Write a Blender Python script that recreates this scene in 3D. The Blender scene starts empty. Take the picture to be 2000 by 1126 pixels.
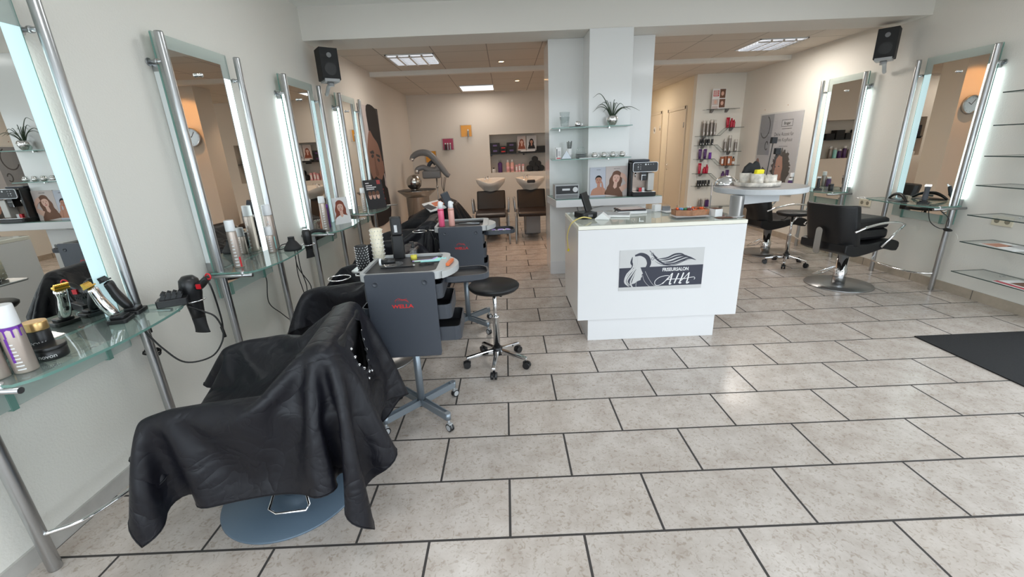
import bpy, bmesh, math, random
import numpy as np
from mathutils import Vector, Matrix
random.seed(7)
SC = bpy.context.scene
COL = SC.collection
PI = math.pi

# ------------------------------------------------------------ materials
def nt(name):
    m = bpy.data.materials.new(name); m.use_nodes = True
    t = m.node_tree; b = t.nodes['Principled BSDF']
    return m, t, b
def c4(c):
    return (c[0], c[1], c[2], 1)
def pm(name, col, rough=.5, metal=0, spec=.5, noise=0, nscale=20, bump=0, bscale=60, emit=None, es=0, coat=0, aniso=0, sheen=0):
    m, t, b = nt(name)
    b.inputs['Base Color'].default_value = c4(col)
    b.inputs['Roughness'].default_value = rough
    b.inputs['Metallic'].default_value = metal
    b.inputs['Specular IOR Level'].default_value = spec
    b.inputs['Coat Weight'].default_value = coat
    b.inputs['Sheen Weight'].default_value = sheen
    if emit:
        b.inputs['Emission Color'].default_value = c4(emit); b.inputs['Emission Strength'].default_value = es
    tc = None
    if noise or bump:
        tc = t.nodes.new('ShaderNodeTexCoord')
    if noise:
        n = t.nodes.new('ShaderNodeTexNoise'); n.inputs['Scale'].default_value = nscale; n.inputs['Detail'].default_value = 5
        t.links.new(tc.outputs['Object'], n.inputs['Vector'])
        r = t.nodes.new('ShaderNodeValToRGB')
        r.color_ramp.elements[0].position = .3; r.color_ramp.elements[1].position = .7
        r.color_ramp.elements[0].color = c4([x*(1-noise) for x in col]); r.color_ramp.elements[1].color = c4([min(1, x*(1+noise)) for x in col])
        t.links.new(n.outputs['Fac'], r.inputs['Fac']); t.links.new(r.outputs['Color'], b.inputs['Base Color'])
    if bump:
        n = t.nodes.new('ShaderNodeTexNoise'); n.inputs['Scale'].default_value = bscale; n.inputs['Detail'].default_value = 4
        t.links.new(tc.outputs['Object'], n.inputs['Vector'])
        bp = t.nodes.new('ShaderNodeBump'); bp.inputs['Strength'].default_value = bump; bp.inputs['Distance'].default_value = .01
        t.links.new(n.outputs['Fac'], bp.inputs['Height']); t.links.new(bp.outputs['Normal'], b.inputs['Normal'])
    return m
def glassy(name, tint, rough=.02, alpha=.12, fres=1.45):
    """thin clear sheet: tinted transparency with fresnel reflection"""
    m, t, b = nt(name)
    t.nodes.remove(b); out = t.nodes['Material Output']
    tr = t.nodes.new('ShaderNodeBsdfTransparent'); tr.inputs['Color'].default_value = c4(tint)
    gl = t.nodes.new('ShaderNodeBsdfGlossy'); gl.inputs['Roughness'].default_value = rough
    df = t.nodes.new('ShaderNodeBsdfDiffuse'); df.inputs['Color'].default_value = c4([min(1, x*.9) for x in tint])
    mx0 = t.nodes.new('ShaderNodeMixShader'); mx0.inputs['Fac'].default_value = alpha
    mx = t.nodes.new('ShaderNodeMixShader'); fr = t.nodes.new('ShaderNodeFresnel'); fr.inputs['IOR'].default_value = fres
    t.links.new(tr.outputs[0], mx0.inputs[1]); t.links.new(df.outputs[0], mx0.inputs[2])
    ge = t.nodes.new('ShaderNodeNewGeometry'); iv = t.nodes.new('ShaderNodeMath'); iv.operation = 'SUBTRACT'; iv.inputs[0].default_value = 1; t.links.new(ge.outputs['Backfacing'], iv.inputs[1])
    ml = t.nodes.new('ShaderNodeMath'); ml.operation = 'MULTIPLY'; t.links.new(fr.outputs[0], ml.inputs[0]); t.links.new(iv.outputs[0], ml.inputs[1])
    t.links.new(ml.outputs[0], mx.inputs['Fac']); t.links.new(mx0.outputs[0], mx.inputs[1]); t.links.new(gl.outputs[0], mx.inputs[2])
    t.links.new(mx.outputs[0], out.inputs['Surface'])
    return m
M = {}
def mk():
    M['wall'] = pm('wall_paint', (.80, .78, .725), .85, bump=.16, bscale=110, spec=.2)
    M['wall_s'] = pm('wall_paint_smooth', (.74, .68, .61), .85, bump=.05, bscale=50, spec=.2)
    M['cream'] = pm('cream_wall', (.80, .72, .58), .8, spec=.2)
    M['cream_door'] = pm('cream_door', (.78, .69, .56), .45)
    M['beam'] = pm('beam_paint', (.80, .77, .72), .8, bump=.03, bscale=20, spec=.2)
    M['white'] = pm('white_laminate', (.74, .74, .75), .25)
    M['whiteedge'] = pm('cream_edge_band', (.84, .82, .72), .4)
    M['whitegloss'] = pm('white_gloss_panel', (.80, .80, .79), .12)
    M['plastic_w'] = pm('white_plastic', (.85, .85, .84), .35)
    M['ivory'] = pm('ivory_plastic', (.80, .74, .58), .4)
    M['chrome'] = pm('chrome', (.82, .82, .83), .06, 1)
    M['alu'] = pm('brushed_aluminium', (.50, .51, .52), .3, 1)
    M['alum'] = pm('satin_grey_metal', (.36, .38, .40), .35, .8)
    M['steel'] = pm('stainless_steel', (.50, .48, .45), .22, 1)
    M['discb'] = pm('blue_grey_disc', (.105, .15, .20), .38, .15)
    M['discg'] = pm('grey_metal_disc', (.38, .38, .38), .32, .9)
    M['leather'] = pm('black_leather', (.008, .008, .009), .42, bump=.08, bscale=160, spec=.4)
    M['brownleather'] = pm('dark_brown_leather', (.016, .010, .009), .4, bump=.08, bscale=160)
    M['nylon'] = pm('black_nylon', (.0055, .0055, .009), .46, bump=.55, bscale=9, spec=.34)
    M['nylon2'] = pm('dark_nylon', (.009, .009, .011), .6, bump=.4, bscale=12, spec=.3)
    M['black'] = pm('black_plastic', (.012, .012, .013), .35)
    M['blackmat'] = pm('matte_black', (.015, .015, .016), .7)
    M['cable'] = pm('black_rubber', (.01, .01, .01), .5)
    M['anth'] = pm('anthracite_plastic', (.046, .053, .068), .42, bump=.04, bscale=300)
    M['anthdark'] = pm('anthracite_drawer', (.040, .046, .058), .4)
    M['anthint'] = pm('drawer_inside', (.02, .02, .023), .5)
    M['trayrim'] = pm('light_grey_rim', (.45, .46, .46), .4)
    M['castg'] = pm('cast_grey_metal', (.26, .30, .34), .35, .6)
    M['red'] = pm('red_print', (.55, .02, .02), .5)
    M['redp'] = pm('red_plastic', (.65, .02, .03), .35)
    M['gold'] = pm('gold_lid', (.75, .50, .22), .3, .9)
    M['brass'] = pm('gold_blade', (.8, .55, .12), .3, 1)
    M['beige_can'] = pm('beige_spray_can', (.50, .42, .37), .32, .5)
    M['greige_can'] = pm('greige_spray_can', (.30, .27, .25), .32, .6)
    M['cap'] = pm('frosted_white_cap', (.85, .86, .87), .3)
    M['capg'] = pm('cloudy_clear_cap', (.60, .58, .55), .3)
    M['purple'] = pm('purple_plastic', (.16, .03, .36), .3)
    M['dpurple'] = pm('dark_purple_plastic', (.08, .025, .13), .3)
    M['lilac'] = pm('lilac_plastic', (.55, .40, .80), .4)
    M['mint'] = pm('mint_plastic', (.38, .80, .78), .4)
    M['green_l'] = pm('pale_green_plastic', (.55, .78, .60), .4)
    M['orange'] = pm('orange_plastic', (.72, .17, .05), .4)
    M['oacr'] = pm('orange_acrylic', (.80, .34, .02), .25)
    M['macr'] = pm('magenta_acrylic', (.42, .01, .07), .25)
    M['crimson'] = pm('crimson_plastic', (.45, .01, .04), .22)
    M['copper'] = pm('copper_carton', (.45, .17, .09), .4, .3)
    M['pinkl'] = pm('pink_liquid_bottle', (.80, .12, .24), .25)
    M['pinkp'] = pm('pale_pink_bottle', (.78, .42, .36), .3)
    M['pinkc'] = pm('pink_carton', (.78, .38, .40), .45)
    M['yellow'] = pm('yellow_sponge', (.9, .78, .02), .6)
    M['ycable'] = pm('yellow_cable', (.80, .66, .22), .5)
    M['oil'] = pm('yellow_oil', (.75, .65, .04), .15)
    M['ceram'] = pm('white_ceramic', (.80, .76, .70), .12)
    M['leaf'] = pm('dark_green_leaf', (.035, .06, .03), .45)
    M['paper'] = pm('white_paper', (.82, .82, .82), .6)
    M['ink'] = pm('dark_ink', (.03, .03, .035), .6)
    M['txw'] = pm('white_print', (.80, .80, .80), .5)
    M['navy'] = pm('dark_blue_black_print', (.032, .035, .055), .3)
    M['silverp'] = pm('silver_plate', (.58, .58, .58), .3, .3)
    M['marble'] = pm('marble', (.68, .63, .56), .35, noise=.38, nscale=22)
    M['wood'] = pm('brown_wood', (.34, .16, .08), .5, noise=.25, nscale=30)
    M['tabtop'] = pm('grey_table_top', (.26, .25, .25), .35, noise=.05)
    M['tabedge'] = pm('light_grey_edge', (.52, .54, .56), .4)
    M['ltgrey'] = pm('light_grey_plastic', (.42, .43, .44), .4)
    M['mgrey'] = pm('mid_grey_plastic', (.20, .20, .205), .35)
    M['doff'] = pm('door_stopper', (.3, .3, .3), .4)
    M['mat'] = pm('charcoal_mat', (.010, .010, .011), .95, noise=.5, nscale=220, bump=.4, bscale=260)
    M['glass'] = glassy('green_glass_sheet', (.80, .90, .86), alpha=.16)
    M['glassedge'] = pm('green_glass_edge', (.16, .30, .26), .1)
    M['dedge'] = pm('dark_glass_edge', (.035, .06, .055), .1)
    M['glassc'] = glassy('clear_glass', (.93, .95, .95), alpha=.05)
    M['acr'] = glassy('clear_acrylic', (.96, .97, .98), alpha=.04, fres=1.4)
    M['frost'] = glassy('frosted_green_glass', (.80, .86, .83), rough=.35, alpha=.45)
    M['mirror'] = pm('mirror_silver', (.86, .87, .84), .0, 1)
    M['lit'] = pm('backlit_frosted_strip', (.6, .75, .75), .4, emit=(.58, .86, .92), es=.52)
    M['litw'] = pm('bright_backlit_strip', (.8, .85, .85), .4, emit=(.86, .97, 1.0), es=1.6)
    M['tube'] = pm('fluorescent_tube', (.9, .9, .9), .4, emit=(.80, .97, 1.0), es=7.0)
    M['tubeoff'] = pm('unlit_tube', (.75, .78, .78), .4)
    M['skin'] = pm('printed_skin', (.52, .25, .17), .6)
    M['skinl'] = pm('printed_light_skin', (.72, .45, .36), .6)
    M['skind'] = pm('printed_skin_shade', (.25, .10, .07), .6)
    M['skinq'] = pm('poster_skin_shade', (.17, .08, .055), .6); M['skinp'] = pm('poster_skin', (.26, .13, .09), .6); M['lip'] = pm('printed_lips', (.42, .07, .07), .6)
    M['hairb'] = pm('printed_black_hair', (.012, .009, .01), .7)
    M['hairbr'] = pm('printed_brown_hair', (.17, .08, .05), .7)
    M['hairau'] = pm('printed_auburn_hair', (.26, .07, .04), .7)
    M['hairbl'] = pm('printed_blond_hair', (.50, .30, .17), .7)
    M['bgl'] = pm('printed_pale_blue', (.55, .57, .65), .6)
    M['bgp'] = pm('printed_pale_pink', (.60, .52, .50), .6)
    M['bgg'] = pm('printed_pale_grey', (.56, .55, .56), .6)
    M['bgg2'] = pm('printed_mid_grey', (.30, .31, .33), .6)
    M['candyr'] = pm('orange_red_wrapper', (.75, .12, .03), .25)
    M['candyb'] = pm('blue_wrapper', (.16, .35, .62), .25)
    M['candyg'] = pm('green_wrapper', (.06, .25, .10), .25)
    M['candyk'] = pm('dark_red_wrapper', (.14, .02, .02), .25)
    M['candyw'] = pm('silver_wrapper', (.6, .6, .6), .25)
    M['clockf'] = pm('clock_face', (.75, .74, .70), .4)
    M['lampw'] = pm('warm_lamp', (1, .8, .6), .4, emit=(1, .62, .30), es=12)
    M['lampc'] = pm('louvre_lamp', (.9, .9, .9), .4, emit=(.92, .96, 1), es=1.0)
    M['sockd'] = pm('socket_hole', (.30, .27, .20), .5)
    M['asph'] = pm('outside_paving', (.30, .30, .30), .9, noise=.2)
    crease('nylon'); crease('nylon2')
    M['floor'] = floor_mat(); M['base_r'] = base_mat('tile_skirting', (.47, .40, .32)); M['base_l'] = base_mat('tile_skirting_left', (.50, .48, .45)); M['ceil'] = ceil_mat()
    M['ceilf'] = pm('plain_ceiling', (.90, .90, .87), .85, spec=.2)
def crease(key):
    t = M[key].node_tree; b = t.nodes['Principled BSDF']; N = t.nodes.new; L = t.links.new
    for n in [n for n in t.nodes if n.type in ('BUMP', 'TEX_NOISE')]: t.nodes.remove(n)
    tc = N('ShaderNodeTexCoord'); last = None
    for sc, dist, amp in ((4.0, 1.2, .0032), (10, .8, .0010)):
        n = N('ShaderNodeTexNoise'); n.inputs['Scale'].default_value = sc; n.inputs['Detail'].default_value = 2; n.inputs['Distortion'].default_value = dist
        L(tc.outputs['Object'], n.inputs['Vector'])
        a = N('ShaderNodeMath'); a.operation = 'SUBTRACT'; a.inputs[1].default_value = .5; L(n.outputs['Fac'], a.inputs[0])
        c = N('ShaderNodeMath'); c.operation = 'ABSOLUTE'; L(a.outputs[0], c.inputs[0])
        p = N('ShaderNodeMath'); p.operation = 'POWER'; p.inputs[1].default_value = .7; L(c.outputs[0], p.inputs[0])
        bp = N('ShaderNodeBump'); bp.inputs['Distance'].default_value = amp*4; bp.inputs['Strength'].default_value = 1.0
        L(p.outputs[0], bp.inputs['Height'])
        if last: L(last.outputs[0], bp.inputs['Normal'])
        last = bp
    L(last.outputs[0], b.inputs['Normal'])
def floor_mat():
    m, t, b = nt('beige_stone_floor_tiles')
    N = t.nodes.new; L = t.links.new
    tc = N('ShaderNodeTexCoord'); mp = N('ShaderNodeMapping')
    mp.inputs['Location'].default_value = (.04459 - .4774*.61, -1.28991, 0)
    L(tc.outputs['Object'], mp.inputs['Vector'])
    br = N('ShaderNodeTexBrick'); br.offset = .4774; br.offset_frequency = 2; br.squash = 1
    br.inputs['Scale'].default_value = 1; br.inputs['Brick Width'].default_value = .61; br.inputs['Row Height'].default_value = .31391
    br.inputs['Mortar Size'].default_value = .0053; br.inputs['Mortar Smooth'].default_value = .1; br.inputs['Bias'].default_value = 0
    br.inputs['Color1'].default_value = (.96, .96, .96, 1); br.inputs['Color2'].default_value = (1.04, 1.03, 1.02, 1); br.inputs['Mortar'].default_value = (0, 0, 0, 1)
    L(mp.outputs[0], br.inputs['Vector'])
    n = N('ShaderNodeTexNoise'); n.inputs['Scale'].default_value = 7; n.inputs['Detail'].default_value = 8; n.inputs['Roughness'].default_value = .65
    L(tc.outputs['Object'], n.inputs['Vector'])
    r = N('ShaderNodeValToRGB'); e = r.color_ramp.elements
    e[0].position = .30; e[0].color = (.43, .37, .325, 1); e[1].position = .62; e[1].color = (.56, .505, .465, 1)
    L(n.outputs['Fac'], r.inputs['Fac'])
    n2 = N('ShaderNodeTexNoise'); n2.inputs['Scale'].default_value = 55; n2.inputs['Detail'].default_value = 6; n2.inputs['Distortion'].default_value = 1.2
    L(tc.outputs['Object'], n2.inputs['Vector'])
    r2 = N('ShaderNodeValToRGB'); e = r2.color_ramp.elements
    e[0].position = .33; e[0].color = (.72, .68, .62, 1); e[1].position = .47; e[1].color = (1, 1, 1, 1)
    L(n2.outputs['Fac'], r2.inputs['Fac'])
    mu = N('ShaderNodeMixRGB'); mu.blend_type = 'MULTIPLY'; mu.inputs[0].default_value = .85
    L(r.outputs[0], mu.inputs[1]); L(r2.outputs[0], mu.inputs[2])
    mu2 = N('ShaderNodeMixRGB'); mu2.blend_type = 'MULTIPLY'; mu2.inputs[0].default_value = 1
    L(mu.outputs[0], mu2.inputs[1]); L(br.outputs['Color'], mu2.inputs[2])
    mx = N('ShaderNodeMixRGB'); mx.inputs[2].default_value = (.045, .040, .038, 1)
    L(br.outputs['Fac'], mx.inputs[0]); L(mu2.outputs[0], mx.inputs[1]); L(mx.outputs[0], b.inputs['Base Color'])
    rr = N('ShaderNodeMapRange'); rr.inputs[3].default_value = .24; rr.inputs[4].default_value = .8
    L(br.outputs['Fac'], rr.inputs[0]); L(rr.outputs[0], b.inputs['Roughness'])
    bp = N('ShaderNodeBump'); bp.invert = True; bp.inputs['Distance'].default_value = .002; bp.inputs['Strength'].default_value = .6
    L(br.outputs['Fac'], bp.inputs['Height']); L(bp.outputs[0], b.inputs['Normal'])
    b.inputs['Specular IOR Level'].default_value = .45
    return m
def base_mat(name, col):
    m, t, b = nt(name); N = t.nodes.new; L = t.links.new
    tc = N('ShaderNodeTexCoord'); sp = N('ShaderNodeSeparateXYZ'); L(tc.outputs['Object'], sp.inputs[0])
    a = N('ShaderNodeMath'); a.operation = 'ADD'; a.inputs[1].default_value = 10 - 3.18 + .61*6; L(sp.outputs['Y'], a.inputs[0])
    mo = N('ShaderNodeMath'); mo.operation = 'MODULO'; mo.inputs[1].default_value = .61; L(a.outputs[0], mo.inputs[0])
    lt = N('ShaderNodeMath'); lt.operation = 'LESS_THAN'; lt.inputs[1].default_value = .007; L(mo.outputs[0], lt.inputs[0])
    n = N('ShaderNodeTexNoise'); n.inputs['Scale'].default_value = 12; n.inputs['Detail'].default_value = 6; L(tc.outputs['Object'], n.inputs['Vector'])
    r = N('ShaderNodeValToRGB'); e = r.color_ramp.elements
    e[0].position = .3; e[0].color = c4([x*.82 for x in col]); e[1].position = .65; e[1].color = c4(col); L(n.outputs['Fac'], r.inputs['Fac'])
    mx = N('ShaderNodeMixRGB'); mx.inputs[2].default_value = (.12, .11, .10, 1); L(lt.outputs[0], mx.inputs[0]); L(r.outputs[0], mx.inputs[1]); L(mx.outputs[0], b.inputs['Base Color'])
    b.inputs['Roughness'].default_value = .4
    return m
def ceil_mat():
    m, t, b = nt('suspended_ceiling_tiles'); N = t.nodes.new; L = t.links.new
    tc = N('ShaderNodeTexCoord'); mp = N('ShaderNodeMapping'); mp.inputs['Location'].default_value = (.79, -5.65, 0)
    L(tc.outputs['Object'], mp.inputs['Vector'])
    br = N('ShaderNodeTexBrick'); br.offset = 0; br.inputs['Scale'].default_value = 1; br.inputs['Brick Width'].default_value = .63; br.inputs['Row Height'].default_value = .62
    br.inputs['Mortar Size'].default_value = .006; br.inputs['Mortar Smooth'].default_value = .3
    br.inputs['Color1'].default_value = (.64, .58, .51, 1); br.inputs['Color2'].default_value = (.66, .60, .53, 1); br.inputs['Mortar'].default_value = (.30, .27, .23, 1)
    L(mp.outputs[0], br.inputs['Vector']); L(br.outputs['Color'], b.inputs['Base Color']); b.inputs['Roughness'].default_value = .9
    return m

# ------------------------------------------------------------ mesh builder
class MB:
    def __init__(s): s.v = []; s.f = []; s.m = []; s.sm = []; s.T = Matrix.Identity(4)
    def add(s, vs, fs, mi=0, smooth=False):
        o = len(s.v); s.v += [tuple(s.T @ Vector(p)) for p in vs]
        for f in fs: s.f.append([i + o for i in f]); s.m.append(mi); s.sm.append(smooth)
        return s
    def box(s, x0, x1, y0, y1, z0, z1, mi=0, side=None):
        v = [(x, y, z) for z in (z0, z1) for y in (y0, y1) for x in (x0, x1)]
        F = [(0, 2, 3, 1), (4, 5, 7, 6), (0, 1, 5, 4), (2, 6, 7, 3), (0, 4, 6, 2), (1, 3, 7, 5)]
        if side is None: return s.add(v, F, mi)
        s.add(v, F[:2], mi); return s.add(v, F[2:], side)
    def cbox(s, c, d, rz=0, ry=0, rx=0, mi=0):
        R = Matrix.Rotation(rz, 3, 'Z') @ Matrix.Rotation(ry, 3, 'Y') @ Matrix.Rotation(rx, 3, 'X'); c = Vector(c)
        v = [c + R @ Vector((x*d[0]/2, y*d[1]/2, z*d[2]/2)) for z in (-1, 1) for y in (-1, 1) for x in (-1, 1)]
        return s.add(v, [(0, 2, 3, 1), (4, 5, 7, 6), (0, 1, 5, 4), (2, 6, 7, 3), (0, 4, 6, 2), (1, 3, 7, 5)], mi)
    def cyl(s, p0, p1, r0, r1=None, n=16, mi=0, caps=True):
        r1 = r0 if r1 is None else r1
        p0 = Vector(p0); p1 = Vector(p1); d = (p1 - p0).normalized()
        a = d.orthogonal().normalized(); b = d.cross(a); v = []
        for p, r in ((p0, r0), (p1, r1)):
            for k in range(n):
                t = 2*PI*k/n; v.append(p + a*(r*math.cos(t)) + b*(r*math.sin(t)))
        s.add(v, [(k, (k+1) % n, n + (k+1) % n, n + k) for k in range(n)], mi, True)
        if caps: s.add(v, [tuple(range(n))[::-1], tuple(range(n, 2*n))], mi)
        return s
    def lathe(s, pr, c=(0, 0, 0), n=24, mi=0, mats=None, smooth=True, sx=1, sy=1):
        v = []; c = Vector(c)
        for r, z in pr:
            for k in range(n):
                t = 2*PI*k/n; v.append(c + Vector((sx*r*math.cos(t), sy*r*math.sin(t), z)))
        for i in range(len(pr)-1):
            s.add(v, [(i*n+k, i*n+(k+1) % n, (i+1)*n+(k+1) % n, (i+1)*n+k) for k in range(n)], (mats[i] if mats else mi), smooth)
        m0 = mats[0] if mats else mi; m1 = mats[-1] if mats else mi
        if pr[0][0] > 1e-5: s.add(v, [tuple(range(n))[::-1]], m0)
        if pr[-1][0] > 1e-5: s.add(v, [tuple(range((len(pr)-1)*n, len(pr)*n))], m1)
        return s
    def tube(s, path, r, n=8, mi=0, closed=False):
        P = [Vector(p) for p in path]; N = len(P); v = []; prev = None
        for i, p in enumerate(P):
            if closed: d = P[(i+1) % N] - P[i-1]
            else: d = P[min(i+1, N-1)] - P[max(i-1, 0)]
            d = d.normalized() if d.length > 1e-9 else Vector((0, 0, 1))
            a = (prev - d*prev.dot(d)) if prev is not None else d.orthogonal()
            a = a.normalized() if a.length > 1e-6 else d.orthogonal().normalized()
            prev = a; b = d.cross(a); rr = r(i/(max(1, N-1))) if callable(r) else r
            for k in range(n):
                t = 2*PI*k/n; v.append(p + a*(rr*math.cos(t)) + b*(rr*math.sin(t)))
        fs = []
        for i in range(N if closed else N-1):
            j = (i+1) % N
            for k in range(n): fs.append((i*n+k, i*n+(k+1) % n, j*n+(k+1) % n, j*n+k))
        s.add(v, fs, mi, True)
        if not closed: s.add(v, [tuple(range(n))[::-1], tuple(range((N-1)*n, N*n))], mi)
        return s
    def prism(s, poly, z0, z1, mi=0, side=None, axis='z'):
        def P(a, b, c):
            return {'z': (a, b, c), 'y': (a, c, b), 'x': (c, a, b)}[axis]
        n = len(poly); v = [P(a, b, z0) for a, b in poly] + [P(a, b, z1) for a, b in poly]
        s.add(v, [tuple(range(n))[::-1], tuple(range(n, 2*n))], mi)
        s.add(v, [(k, (k+1) % n, n+(k+1) % n, n+k) for k in range(n)], mi if side is None else side)
        return s
    def sphere(s, c, r, n=20, mi=0, sx=1, sy=1, sz=1, z0=-1, z1=1):
        pr = []; m = 12
        for i in range(m+1):
            t = math.asin(z0) + (math.asin(z1) - math.asin(z0))*i/m
            pr.append((max(0, r*math.cos(t)), r*sz*math.sin(t)))
        pr[0] = (0 if z0 <= -1 else pr[0][0], pr[0][1]); pr[-1] = (0 if z1 >= 1 else pr[-1][0], pr[-1][1])
        return s.lathe([(max(a, 1e-6), b) for a, b in pr], c, n, mi, sx=sx, sy=sy)
    def mesh(s, name, mats, fix=True):
        me = bpy.data.meshes.new(name); me.from_pydata(s.v, [], s.f)
        for m in (mats if isinstance(mats, (list, tuple)) else [mats]): me.materials.append(M[m] if isinstance(m, str) else m)
        me.polygons.foreach_set('material_index', s.m); me.polygons.foreach_set('use_smooth', s.sm); me.update()
        if fix:
            b = bmesh.new(); b.from_mesh(me); bmesh.ops.remove_doubles(b, verts=b.verts, dist=1e-6)
            bmesh.ops.recalc_face_normals(b, faces=b.faces); b.to_mesh(me); b.free()
        return me
    def build(s, name, mats, parent=None, bevel=0, seg=2, sub=0, fix=True):
        o = bpy.data.objects.new(name, s.mesh(name, mats, fix)); COL.objects.link(o)
        if parent is not None: o.parent = parent
        if bevel:
            m = o.modifiers.new('b', 'BEVEL'); m.width = bevel; m.segments = seg; m.limit_method = 'ANGLE'; m.angle_limit = .6
        if sub:
            m = o.modifiers.new('s', 'SUBSURF'); m.levels = sub; m.render_levels = sub
        return o
def tag(o, label=None, cat=None, group=None, kind=None):
    if label: o['label'] = label
    if cat: o['category'] = cat
    if group: o['group'] = group
    if kind: o['kind'] = kind
    return o
def thing(name, label, cat, loc=(0, 0, 0), rz=0, group=None):
    o = bpy.data.objects.new(name, None); COL.objects.link(o); o.empty_display_size = .1
    o.location = loc; o.rotation_euler = (0, 0, rz); return tag(o, label, cat, group)
def solo(mb, name, mats, label, cat, loc=(0, 0, 0), rz=0, group=None, bevel=0, sub=0, fix=True):
    o = mb.build(name, mats, None, bevel, 2, sub, fix); o.location = loc; o.rotation_euler = (0, 0, rz)
    return tag(o, label, cat, group)
def struct(mb, name, mats, parent=None, bevel=0):
    o = mb.build(name, mats, parent, bevel)
    if parent is None: tag(o, kind='structure')
    return o
def dup(o, loc, rz=None, label=None, group=None):
    def cp(a, par):
        c = a.copy(); COL.objects.link(c)
        if par is not None: c.parent = par
        for ch in a.children: cp(ch, c)
        return c
    r = cp(o, None); r.location = loc
    if rz is not None: r.rotation_euler = (r.rotation_euler[0], r.rotation_euler[1], rz)
    if label: r['label'] = label
    if group: r['group'] = group
    return r
def text(name, s, size, mat, parent, loc, rot, bold=0, sx=1, shear=0, depth=.0004):
    cu = bpy.data.curves.new(name, 'FONT'); cu.body = s; cu.size = size; cu.align_x = 'CENTER'; cu.align_y = 'CENTER'
    cu.extrude = depth; cu.offset = bold; cu.shear = shear; cu.resolution_u = 3
    o = bpy.data.objects.new(name, cu); COL.objects.link(o)
    dg = bpy.context.evaluated_depsgraph_get(); dg.update()
    me = bpy.data.meshes.new_from_object(o.evaluated_get(dg)); me.name = name
    bpy.data.objects.remove(o); me.materials.clear(); me.materials.append(M[mat])
    r = bpy.data.objects.new(name, me); COL.objects.link(r); r.parent = parent; r.location = loc; r.rotation_euler = rot; r.scale = (sx, 1, 1)
    return r
def smooth(P, k=6):
    """Catmull-Rom through points"""
    P = [Vector(p) for p in P]; Q = [P[0]*2 - P[1]] + P + [P[-1]*2 - P[-2]]; out = []
    for i in range(1, len(Q)-2):
        a, b, c, d = Q[i-1], Q[i], Q[i+1], Q[i+2]
        for j in range(k):
            t = j/k; out.append(.5*((2*b) + (c-a)*t + (2*a-5*b+4*c-d)*t*t + (3*b-a-3*c+d)*t**3))
    out.append(P[-1]); return out
def rrect(x0, x1, y0, y1, r, n=5):
    out = []
    for cx, cy, a in ((x1-r, y0+r, -PI/2), (x1-r, y1-r, 0), (x0+r, y1-r, PI/2), (x0+r, y0+r, PI)):
        for k in range(n+1): out.append((cx + r*math.cos(a + PI/2*k/n), cy + r*math.sin(a + PI/2*k/n)))
    return out
def ell(cx, cy, a, b, n=24, r=0):
    return [(cx + a*math.cos(2*PI*k/n)*math.cos(r) - b*math.sin(2*PI*k/n)*math.sin(r), cy + a*math.cos(2*PI*k/n)*math.sin(r) + b*math.sin(2*PI*k/n)*math.cos(r)) for k in range(n)]
mk()
# ------------------------------------------------------------ camera
cam = bpy.data.cameras.new('camera'); co = bpy.data.objects.new('camera', cam); COL.objects.link(co)
cam.sensor_fit = 'HORIZONTAL'; cam.sensor_width = 36; cam.lens = 830.2/2000*36; cam.clip_start = .02
Rr = Vector((.99906993, -.01573681, -.04014513)); Uu = Vector((.04304765, .31034365, .94964926)); Ff = Vector((.00248566, .95049417, -.31073244))
mt = Matrix((Rr, Uu, -Ff)).transposed().to_4x4(); mt.translation = (0, 0, 1.4531)
co.matrix_world = mt; SC.camera = co
# ------------------------------------------------------------ room
XL, XR, YB, YF = -1.885, 4.15, 9.05, -.75
def slab(name, mat, *b, parent=None, bevel=0):
    m = MB(); m.box(*b); return struct(m, name, mat, parent, bevel)
slab('floor', 'floor', XL-.2, XR+.2, YF-.2, 11.7, -.12, 0)
slab('ground', 'asph', -40, 40, -40, YF-.2, -.2, -.1)
slab('wall_left', 'wall', XL-.2, XL, YF, 4.9, 0, 2.9)
slab('wall_left_rear', 'wall_s', XL-.2, XL, 4.9, 9.3, 0, 2.75)
m = MB(); m.box(XR, XR+.2, 2.75, 7.9, 0, 2.9); m.box(XR, XR+.2, YF, .2, 0, 2.9); m.box(XR, XR+.2, .2, 2.75, 2.35, 2.9)
struct(m, 'wall_right', 'wall')
# entrance door opening beside the mat: frame and glass
m = MB()
for y0, y1 in ((.2, .27), (2.68, 2.75), (1.42, 1.49)): m.box(XR+.03, XR+.10, y0, y1, 0, 2.35)
m.box(XR+.03, XR+.10, .2, 2.75, 2.28, 2.35); m.box(XR+.03, XR+.10, .2, 2.75, 0, .08)
f = struct(m, 'door_3', 'alum')
m = MB(); m.box(XR+.06, XR+.066, .27, 2.68, .08, 2.28); m.build('glass_pane', 'glassc', f)
# shop front behind the camera
m = MB(); m.box(XL-.2, XR+.2, YF-.2, YF, 2.55, 2.9); m.box(XL-.2, XR+.2, YF-.2, YF, 0, .06)
m.box(XL-.2, XL+.1, YF-.2, YF, .06, 2.55); m.box(XR-.1, XR+.2, YF-.2, YF, .06, 2.55)
struct(m, 'wall_front', 'wall')
m = MB()
for x in (XL+.1, .05, 2.0, XR-.16): m.box(x, x+.06, YF-.13, YF-.07, .06, 2.55)
m.box(XL+.1, XR-.1, YF-.13, YF-.07, .06, .12); m.box(XL+.1, XR-.1, YF-.13, YF-.07, 2.49, 2.55)
f = struct(m, 'window_1', 'alum')
m = MB(); m.box(XL+.16, XR-.16, YF-.103, YF-.097, .12, 2.49); m.build('glass_pane', 'glassc', f)
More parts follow.
